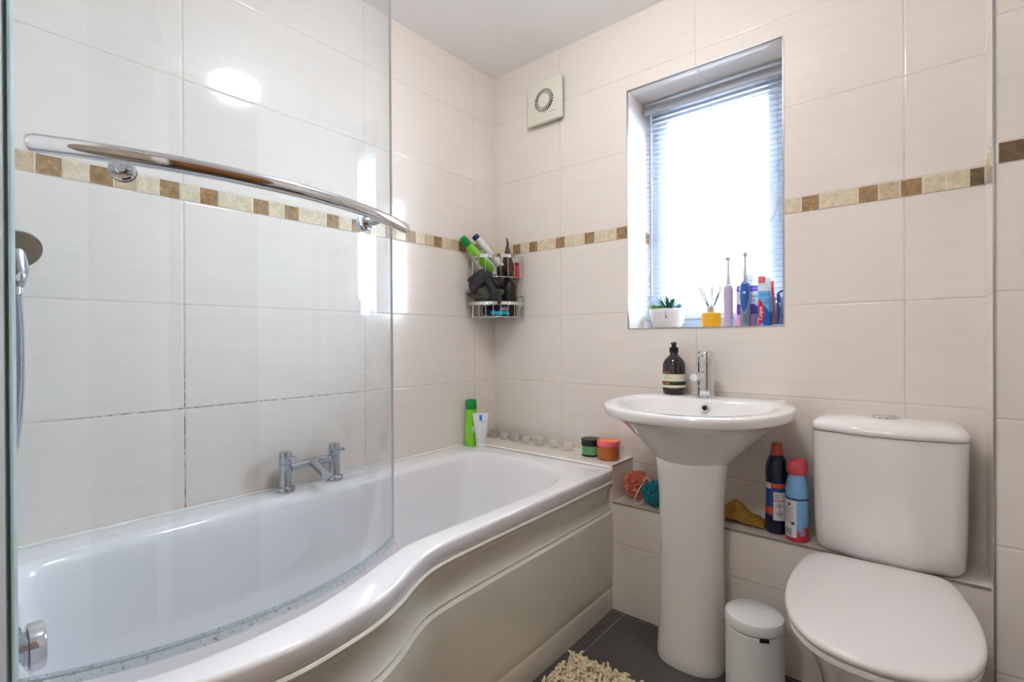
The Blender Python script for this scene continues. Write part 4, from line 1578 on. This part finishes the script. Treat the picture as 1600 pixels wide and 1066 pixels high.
def f_char(u, v):
    # thick folded towelling: broad square flap at the left, rolling over to the right
    s = -.083 + .150 * u
    top = .066 + .024 * math.sin(PI * min(1, u * 1.05)) - .052 * max(0, u - .35) - .042 * (1 - u) ** 2
    dep = .050 + .012 * (1 - u)
    z = top - v * dep
    o = .010 + .024 * math.sin(PI * (.12 + .8 * v)) * (.6 + .4 * math.sin(PI * u)) + .005 * math.sin(u * 11 + v * 2)
    nv = noise.noise_vector(Vector((u * 3.1, v * 2.3, 1.7))) * .009 + noise.noise_vector(Vector((u * 8, v * 6, 4.2))) * .0035
    q = EX * (s + .034 * v * (1 - u) ** .7 + nv.x) + EO * (o + nv.y * 1.6)
    return (q.x, q.y, z + .003 * math.sin(u * 16 + v * 6) + nv.z)


drape('exfoliating_mitt', 'charcoal towelling mitt draped on top of the olive flannel', 'mitt', (.090, -.166, 1.268), f_char, 40, 20, .013, M['charcoal'])


def f_strap(u, v):
    w_ = .030 - .008 * u
    q = EX * (-.008 + .062 * u + w_ * .5 * (v - .5)) + EO * (.030 + .012 * math.sin(u * 3) - .004 * (v - .5) ** 2)
    return (q.x, q.y, .036 - .098 * u ** 1.1 + (v - .5) * w_ * .7)


drape('towelling_strap', 'charcoal towelling strap hanging over the lower caddy rim in front of the black bottle', 'strap', (.116, -.168, 1.254), f_strap, 26, 8, .008, M['charcoal'])

# bundle in the lower basket
sp = thing('swim_trunks', 'navy and turquoise patterned cloth rolled in the lower caddy basket', 'cloth', (.1235, -.1165, 1.1265))
M['navycloth'] = pmat('navy cloth', '#141a33', .9, var=.3, vscale=30, bump=.3, bscale=200)
mb = MB()
pts = [EX * (-.062 + .118 * k / 14) + Vector((0, 0, .029)) + EO * (.004 * math.sin(k)) for k in range(15)]
mb.tube(pts, [.012 + .014 * math.sin(PI * (k + 1) / 16) ** .5 + .002 * math.sin(k * 2.1) for k in range(15)], 18)
roll = finish('cloth_roll', mb, M['navycloth'], sp, 80)
mb = MB()
pts = [EX * (-.032 + .085 * k / 14) + EO * (.024) + Vector((0, 0, .016 + .002 * math.sin(k * .9))) for k in range(15)]
mb.tube(pts, [.004 + .007 * math.sin(PI * (k + .5) / 15) ** .5 for k in range(15)], 12)
st = finish('turquoise_fold', mb, pmat('turquoise cloth', '#1f9fb6', .85, var=.15, vscale=60), sp, 80)
mb = MB()
mb.tube(catmull([EX * .01 + EO * .030 + Vector((0, 0, .036)), EX * .03 + EO * .031 + Vector((0, 0, .041)), EX * .05 + EO * .027 + Vector((0, 0, .034))], 16), .0024, 8)
mb.tube(catmull([EX * .005 + EO * .033 + Vector((0, 0, .029)), EX * .027 + EO * .033 + Vector((0, 0, .032)), EX * .045 + EO * .030 + Vector((0, 0, .026))], 16), .0024, 8)
finish('white_piping', mb, pmat('white piping', '#c9c9d4', .8), sp, 80)

# ------------------------------------------------------------------ window sill items
SZ = WZ0 + .0006
px_, py_ = .868, .062
pp = thing('potted_succulent', 'mixed green succulents in a small white bowl on the window sill', 'plant', (px_, py_, SZ), R(face_angle(px_, py_)))
M['potwhite'] = pmat('white ceramic', '#e9e9ec', .3)
pb_ = finish('pot', MB().lathe([(.045, 0), (.052, .003), (.060, .018), (.066, .042), (.0695, .066), (.0695, .073), (.067, .074), (.065, .070), (.062, .062), (0, .062)], 56), M['potwhite'], pp)
finish('soil', MB().lathe([(.063, .0625), (.05, .066), (.02, .069), (0, .069)], 32, cap0=False), pmat('dark soil', '#3a322b', .95, bump=.6, bscale=120), pp)
rp_ = lambda z: .052 + (.0695 - .052) * max(0, (z - .003) / .063) ** .55 + .0012
mb = MB()
mb.text('NIF', .008, lambda u, v: wrap(rp_, -4, .040)(-v, u + .008))
mb.text('HELLO', .0042, lambda u, v: wrap(rp_, -4, .056)(-v, u + .004))
patch(mb, rp_, -6.5, -2.5, .036, .046, 4)
for a, z in ((-40, .056), (-31, .053), (-22, .056), (-43, .040), (-30, .040), (-26, .046)):
    patch(mb, rp_, a, a + 4, z, z + .0015, 3)
finish('pot_print', mb, pmat('grey pot print', '#6f7480', .6), pb_)


def leafset(name, m, cx, cy, n, ln, wd, spread, seed, curl=.3, zbase=.066):
    rn = random.Random(seed)
    mb = MB()
    for k in range(n):
        a = k * 2.39996 + rn.uniform(-.25, .25)
        ring = k / n
        el = R(spread[0] + (spread[1] - spread[0]) * ring + rn.uniform(-6, 6))
        l = ln * (1 - .35 * (1 - ring)) * rn.uniform(.85, 1.1)
        base = Vector((cx, cy, zbase))
        dirv = Vector((math.cos(a) * math.cos(el), math.sin(a) * math.cos(el), math.sin(el)))
        side = Vector((-math.sin(a), math.cos(a), 0))
        up = dirv.cross(side) * -1
        rings = []
        for i in range(9):
            s = i / 8
            c = base + dirv * l * s + Vector((0, 0, curl * l * s * s * .5)) * (1 if el < 1 else 0)
            w_ = wd * (1 - s) ** .62 * (.75 + .6 * s) if i < 8 else wd * .02
            rings.append([tuple(c + side * (w_ * math.cos(2 * PI * j / 8)) + up * (w_ * .42 * math.sin(2 * PI * j / 8))) for j in range(8)])
        mb.loft(rings)
    return finish(name, mb, m, pp, 70)


m = bpy.data.materials.new('spiky dark green leaf')
t = NT(m)
tc = t.node('ShaderNodeTexCoord')
f = t.noise(tc.outputs['Object'], 160, 3, .6)
b = t.pbsdf(Roughness=.4)
t.link(t.mix(t.ramp(f, .55, .75), lin('#2f5f55'), lin('#9dbdb0')), b.inputs['Base Color'])
t.out(b.outputs[0])
leafset('spiky_leaves', m, .0, .004, 24, .088, .0075, (72, 22), 4, .1)
leafset('rosette_leaves', pmat('bright green leaf', '#6fae4e', .4, var=.2, vscale=60), .014, -.047, 16, .034, .0085, (70, 8), 5, .3, .070)
leafset('small_rosette_leaves', pmat('mid green leaf', '#4f8f45', .4, var=.2, vscale=60), .030, -.028, 14, .030, .0075, (70, 10), 6, .3, .068)
leafset('blue_leaves', pmat('blue grey leaf', '#5f8fa0', .45, var=.15, vscale=60), .016, .042, 16, .042, .0055, (70, 12), 8, .2, .068)

# reed diffuser
dx_, dy_ = 1.040, .052
rd = thing('reed_diffuser', 'square amber yellow reed diffuser on the window sill', 'diffuser', (dx_, dy_, SZ), R(face_angle(dx_, dy_) + 4))
m = bpy.data.materials.new('yellow oil glass')
t = NT(m)
b = t.pbsdf(Roughness=.1)
b.inputs['Base Color'].default_value = lin('#f2bb33')
b.inputs['Subsurface Weight'].default_value = .35
b.inputs['Subsurface Radius'].default_value = (.03, .02, .008)
b.inputs['Coat Weight'].default_value = .5
t.out(b.outputs[0])
finish('diffuser_bottle', MB().box(-.024, .024, -.033, .033, 0, .054, .006, 3), m, rd)
finish('neck', MB().lathe([(.0135, .0545), (.0145, .056), (.0140, .076), (.0125, .0775), (.009, .0775)], 28), M['alu'], rd)
M['reed'] = pmat('grey reed', '#6c6a72', .7)
for a, b2 in (((0, -.004), (.0, -.044)), ((.003, -.002), (-.004, -.034)), ((0, .001), (.004, .004)), ((-.002, .003), (.005, .034)), ((.003, .004), (-.004, .041))):
    finish('reed', MB().tube([(a[0], a[1], .06), (b2[0], b2[1], .152)], .0022, 8), M['reed'], rd)


# electric toothbrushes
def toothbrush(label, loc, body_m, panel_m, hb, r, headm, neckm, face=0, style=0, headh=.095):
    t = thing('electric_toothbrush', label, 'toothbrush', loc, R(face_angle(loc[0], loc[1]) + face))
    prof = [(r * .88, 0), (r * .95, .003), (r * .93, hb * .3), (r * 1.0, hb * .62), (r * 1.0, hb * .88), (r * .93, hb * .96), (r * .70, hb * .99), (r * .45, hb)]
    rfun = lambda z: next((prof[i][0] + (prof[i + 1][0] - prof[i][0]) * (z - prof[i][1]) / (prof[i + 1][1] - prof[i][1]) for i in range(len(prof) - 1) if prof[i][1] <= z <= prof[i + 1][1]), r) + .0006
    b = finish('handle', MB().lathe(prof, 36), body_m, t)
    if style == 0:
        v = []
        n = 24
        f0 = wrap(rfun, -14, hb * .72)
        ring = [f0(r * .55 * math.cos(2 * PI * k / n), hb * .135 * math.sin(2 * PI * k / n)) for k in range(n)]
        finish('button_pad', MB().add(ring + [f0(0, 0)], [(k, (k + 1) % n, n) for k in range(n)]), panel_m, b)
        mauve = pmat('mauve print', '#8d7fa0', .6)
        for a_, z, h_ in ((-8, .018, .0012), (-8, .024, .0012), (-14, hb * .90, .002)):
            mb = MB().add([wrap(rfun, a_, z)(u, vv) for vv in (0, h_) for u in (-.003, .003)], [(0, 1, 3, 2)])
            finish('handle_mark', mb, mauve, b)
    else:
        n = 36
        zc = hb * .60
        rows = []
        for i in range(13):
            s = i / 12
            z = hb * .30 + s * hb * .675
            wv = math.radians(72) * (math.sin(min(1, s * 1.25) * PI / 2)) ** .8 if s < .8 else math.radians(72 + (s - .8) * 500)
            wv = min(wv, math.radians(170))
            rows.append([((rfun(z) + .0002) * math.cos(a), (rfun(z) + .0002) * math.sin(a), z) for a in [(-wv + 2 * wv * k / 12) - .3 for k in range(13)]])
        finish('blue_grip', MB().loft(rows, False, False, closed=False), panel_m, b)
        f0 = wrap(lambda z: rfun(z) + .0008, -10, hb * .735)
        ring = [f0(.0042 * math.cos(2 * PI * k / 20), .0048 * math.sin(2 * PI * k / 20)) for k in range(20)]
        bt2 = MB().add(ring + [f0(0, 0)], [(k, (k + 1) % 20, 20) for k in range(20)])
        finish('power_button', bt2, pmat('pale button', '#cfe6f2', .4), b)
        v = []
        f0 = wrap(lambda z: rfun(z) + .0004, -6, hb * .165)
        for s in (1, .68):
            v += [f0(.0048 * s * math.copysign(abs(math.cos(2 * PI * k / 24)) ** .6, math.cos(2 * PI * k / 24)), .0155 * (s if s == 1 else .84) * math.copysign(abs(math.sin(2 * PI * k / 24)) ** .6, math.sin(2 * PI * k / 24))) for k in range(24)]
        mb = MB().add(v, [(k, (k + 1) % 24, 24 + (k + 1) % 24, 24 + k) for k in range(24)])
        mb.text('OralB', .0058, lambda u, v_: f0(-v_ + .002, u))
        finish('logo_plate', mb, pmat('dark navy ink', '#22345e', .5), b)
    nk = finish('brush_neck', MB().lathe([(r * .42, hb + .001), (r * .48, hb + .003), (r * .40, hb + .02), (r * .28, hb + .05), (r * .24, hb + headh - .012), (r * .3, hb + headh - .004)], 20), neckm, t)
    q = Matrix.Translation((-.002, 0, hb + headh)) @ Matrix.Rotation(R(78), 4, 'Y')
    finish('brush_head', MB().lathe([(.005, -.005), (.0072, -.003), (.0072, .003), (.0062, .0035)], 24, mat=q), headm, t)
    mb = MB()
    for k in range(26):
        rr_ = .0058 * math.sqrt((k + .5) / 26)
        a = k * 2.39996
        mb.tube([q @ Vector((rr_ * math.cos(a), rr_ * math.sin(a), .003)), q @ Vector((rr_ * math.cos(a), rr_ * math.sin(a), .0105))], .0009, 5)
    finish('bristles', mb, headm, t)['kind'] = 'stuff'


toothbrush('lilac electric toothbrush standing on the window sill beside the diffuser', (1.101, .054, SZ), pmat('lilac plastic', '#c3b3d6', .35), pmat('pale lilac pad', '#d9d0e4', .4), .152, .0165, pmat('lilac bristles', '#c6c0d6', .6), pmat('pale brush neck', '#c9c9d9', .4), -72)
toothbrush('blue and grey electric toothbrush standing on the window sill', (1.160, .050, SZ), pmat('silver grey plastic', '#8d97a8', .3, metal=.3), pmat('royal blue grip', '#2b5aa8', .35), .162, .0165, pmat('pale green bristles', '#bfd6c6', .6), pmat('pale grey neck', '#b9c4cf', .4), 0, 1, .094)

# mouthwash bottle
mw = thing('mouthwash_bottle', 'clear mouthwash bottle with purple label and pink liquid on the sill', 'bottle', (1.157, .100, SZ), R(face_angle(1.157, .1) + 90))
m = bpy.data.materials.new('clear bottle with pink liquid')
t = NT(m)
tc = t.node('ShaderNodeTexCoord')
s4 = t.node('ShaderNodeSeparateXYZ')
t.link(tc.outputs['Object'], s4.inputs[0])
b = t.pbsdf(Roughness=.08)
t.link(t.mix(t.ramp(s4.outputs[2], .060, .063), lin('#e3b4d8'), lin('#eef1f6')), b.inputs['Base Color'])
b.inputs['Subsurface Weight'].default_value = .3
b.inputs['Subsurface Radius'].default_value = (.03, .02, .03)
t.out(b.outputs[0])
rings = []
ol = rrect(.042, .024, .014, 6)
for z, s in ((0, .92), (.004, 1.0), (.010, 1.0), (.02, .985), (.03, 1.0), (.10, 1.0), (.135, .98), (.148, .85), (.156, .62), (.160, .42), (.166, .40)):
    rings.append([(x * s, y * s, z) for x, y in ol])
mbb = finish('bottle_body', MB().loft(rings), m, mw, 50)
finish('cap', MB().lathe([(.017, .1665), (.0175, .168), (.0165, .186), (.015, .188), (0, .188)], 28), pmat('clear white cap', '#e9ecf4', .3), mw)
yl = -.0248
finish('white_label', MB().box(-.038, .038, yl, yl + .001, .042, .147, .0), pmat('white bottle label', '#eef0f4', .4), mbb)
M['violet'] = pmat('violet label print', '#6a45b4', .4)
M['lilacprint'] = pmat('pale lilac print', '#cdbcf0', .4)
finish('purple_panel', MB().box(-.037, -.006, yl - .0006, yl, .043, .080), M['violet'], mbb)
finish('purple_panel', MB().box(.008, .037, yl - .0006, yl, .043, .080), M['violet'], mbb)
finish('purple_band', MB().box(-.037, .037, yl - .0006, yl, .126, .146), M['violet'], mbb)
v = [(-.024 + .009 * math.cos(2 * PI * k / 24), yl - .0009, .136 + .009 * math.sin(2 * PI * k / 24)) for k in range(24)]
finish('round_motif', MB().add(v, [tuple(range(24))]), M['lilacprint'], mbb)
finish('band_lettering', MB().text('FRESH', .008, lambda u, v_: (.016 + u, yl - .0009, .133 + v_)), M['lilacprint'], mbb)
finish('wave_motif', MB().tube([(-.030, yl - .001, .056), (-.024, yl - .001, .064), (-.018, yl - .001, .062), (-.012, yl - .001, .073)], .0012, 6), M['lilacprint'], mbb)
mb = MB().text('LISTERINE', .0132, lambda u, v_: (u, yl - .0009, .103 + v_)).text('TOTAL CARE', .0085, lambda u, v_: (u, yl - .0009, .091 + v_))
finish('lettering', mb, pmat('dark purple lettering', '#2c2354', .5), mbb)

# small clear bottle beside it
sv = thing('sample_bottle', 'small clear bottle with white cap beside the mouthwash on the sill', 'bottle', (1.196, .062, SZ))
finish('bottle_body', MB().lathe([(.008, 0), (.0095, .002), (.0095, .062), (.007, .07), (.005, .074)], 24), sheet_glass('thin clear plastic', '#e3e4ec', .06), sv)
finish('cap', MB().lathe([(.006, .0745), (.0065, .076), (.006, .088), (0, .089)], 20), M['wplastic'], sv)

# toothpaste standing on the sill
tq = thing('toothpaste_dispenser', 'blue and red toothpaste pump with pink flip spout on the sill', 'toothpaste', (1.2245, .040, SZ), R(face_angle(1.2245, .04) + 90))
rings = []
ol = rrect(.0215, .0165, .012, 6)
m = bpy.data.materials.new('blue toothpaste sleeve')
t = NT(m)
tc = t.node('ShaderNodeTexCoord')
s4 = t.node('ShaderNodeSeparateXYZ')
t.link(tc.outputs['Object'], s4.inputs[0])
wv = t.math('MULTIPLY_ADD', t.math('SINE', t.math('MULTIPLY_ADD', s4.outputs[2], 45.0, t.math('MULTIPLY', s4.outputs[0], 70.0))), .5, .5)
b = t.pbsdf(Roughness=.3)
c1 = t.mix(t.math('MULTIPLY', t.ramp(wv, .35, .6), t.ramp(s4.outputs[2], .078, .060)), lin('#6fb2ea'), lin('#2458b4'))
c1 = t.mix(t.ramp(s4.outputs[2], .118, .121), c1, lin('#d8e6f2'))
t.link(c1, b.inputs['Base Color'])
t.out(b.outputs[0])
for z, s in ((0, .95), (.003, 1.0), (.12, 1.0), (.135, 1.0), (.140, .96)):
    rings.append([(x * s, y * s, z) for x, y in ol])
bd = finish('sleeve', MB().loft(rings), m, tq, 50)
mb = MB()
rings = []
for z, s in ((.1405, .96), (.143, .99), (.158, .93), (.166, .86), (.168, .7)):
    rings.append([(x * s, y * s, z) for x, y in ol])
finish('pump_top', MB().loft(rings), pmat('white pump top', '#e6ebf2', .3), tq, 50)
finish('flip_spout', MB().box(-.020, .004, -.0185, .004, .147, .172, .005, 3), pmat('pink spout', '#e0707e', .35), tq)
yl = -.0170
n = 30
v = []
ring = []
for k in range(n):
    a = 2 * PI * k / n
    ring.append((max(-.0175, -.019 + .018 * math.cos(a)), yl, .046 + .046 * math.sin(a)))
mb = MB().add(ring, [tuple(range(n))])
rl_ = finish('red_badge', mb, pmat('red badge', '#d6202a', .4), bd)
finish('lettering', MB().text('Colgate', .0150, lambda u, v_: (-.0075 - v_, yl - .0004, .043 + u)), pmat('white lettering', '#f4f4f6', .4), bd)
mb = MB().text('MaxFresh', .0074, lambda u, v_: (.003 + u, yl - .0004, .104 + v_))
mb.box(-.004, .016, yl - .0004, yl, .0785, .0805).box(.002, .014, yl - .0004, yl, .087, .0885)
finish('sleeve_print', mb, pmat('navy sleeve print', '#1b2f7a', .5), bd)

# clear tumbler with brushes at the right end of the sill
gt = finish('tumbler', MB().lathe([(.019, 0), (.021, .001), (.024, .098), (.0235, .099), (.0205, .003), (0, .003)], 36), sheet_glass('thin tumbler', '#e6ecf4', .06))
gt.location = (1.262, .052, SZ)
tag(gt, 'clear plastic tumbler at the right end of the window sill', 'tumbler')
rb = thing('toothbrush', 'red manual toothbrush leaning in the clear tumbler', 'toothbrush', (1.252, .045, SZ + .004))
finish('handle', MB().tube([(.002, 0, .001), (0, 0, .08), (-.003, 0, .128)], [.0045, .0045, .0042], 10), pmat('red brush plastic', '#d23440', .35), rb)
finish('brush_head', MB().box(-.008, .002, -.004, .003, .1285, .15, .002), pmat('red head plastic', '#dc5560', .4), rb)
bb_ = thing('razor', 'navy blue razor handle standing in the clear tumbler', 'razor', (1.266, .050, SZ + .004), R(-35))
finish('handle', MB().tube(catmull([(0, -.006, .001), (.002, -.002, .05), (.0, .002, .09), (-.002, .0, .105)], 14), [.004, .005, .0058, .006, .0062, .0065, .0068, .007, .007, .007, .0066, .006, .0055, .005], 12), pmat('navy brush plastic', '#2a3f9a', .3), bb_)
finish('handle_inlay', MB().lathe([(.0, -.010), (.0035, -.006), (.0035, .006), (0, .010)], 14, (.0056, -.001, .068)), pmat('pale inlay', '#cfe0ee', .4), bb_)
finish('razor_head', MB().tube(catmull([(-.002, 0, .106), (.004, .004, .112), (.012, .012, .117), (.016, .02, .126)], 10), .0034, 8), pmat('navy head', '#25357e', .35), bb_)

# ------------------------------------------------------------------ light, sky, camera
w = bpy.data.worlds.new('overcast sky')
sc.world = w
w.use_nodes = True
bgn = w.node_tree.nodes['Background']
bgn.inputs[0].default_value = (.74, .87, 1.0, 1)
SKY = 5.0
bgn.inputs[1].default_value = SKY
pl_ = bpy.data.lights.new('window portal', 'AREA')
pl_.shape = 'RECTANGLE'
pl_.size = .62
pl_.size_y = 1.0
pl_.cycles.is_portal = True
po = bpy.data.objects.new('window_portal', pl_)
COL.objects.link(po)
po.location = (1.011, .30, 1.542)
po.rotation_euler = (-PI / 2, 0, 0)

sun = bpy.data.lights.new('daylight', 'SUN')
sun.energy = 80.0
sun.angle = R(110)
sun.color = (.72, .86, 1.0)
so = bpy.data.objects.new('daylight', sun)
COL.objects.link(so)
so.location = (1.0, 3.0, 3.0)
so.rotation_euler = Vector((-.42, -1.0, -.55)).to_track_quat('-Z', 'Y').to_euler()

cam = bpy.data.cameras.new('camera')
co = bpy.data.objects.new('camera', cam)
COL.objects.link(co)
yaw, pitch, roll = -.6965, -.0026, -.0057
cy, sy, cp, spp = math.cos(yaw), math.sin(yaw), math.cos(pitch), math.sin(pitch)
fwd = Vector((sy * cp, cy * cp, spp))
r0 = Vector((cy, -sy, 0))
u0 = r0.cross(fwd)
rr = r0 * math.cos(roll) + u0 * math.sin(roll)
uu = u0 * math.cos(roll) - r0 * math.sin(roll)
co.matrix_world = Matrix(((rr.x, uu.x, -fwd.x, CAM.x), (rr.y, uu.y, -fwd.y, CAM.y), (rr.z, uu.z, -fwd.z, CAM.z), (0, 0, 0, 1)))
cam.sensor_fit = 'HORIZONTAL'
cam.sensor_width = 36
cam.lens = 768.7253 / 1600 * 36
cam.clip_start = .01
sc.camera = co

sc.view_settings.view_transform = 'Standard'
sc.view_settings.look = 'None'
sc.view_settings.exposure = .67
sc.view_settings.gamma = 1
sc.view_settings.use_curve_mapping = False
sc.cycles.use_denoising = True
sc.cycles.max_bounces = 12
sc.cycles.diffuse_bounces = 6
sc.cycles.glossy_bounces = 6
sc.cycles.transmission_bounces = 10
sc.cycles.transparent_max_bounces = 24
sc.cycles.sample_clamp_indirect = 8
sc.cycles.caustics_reflective = False
sc.cycles.caustics_refractive = False
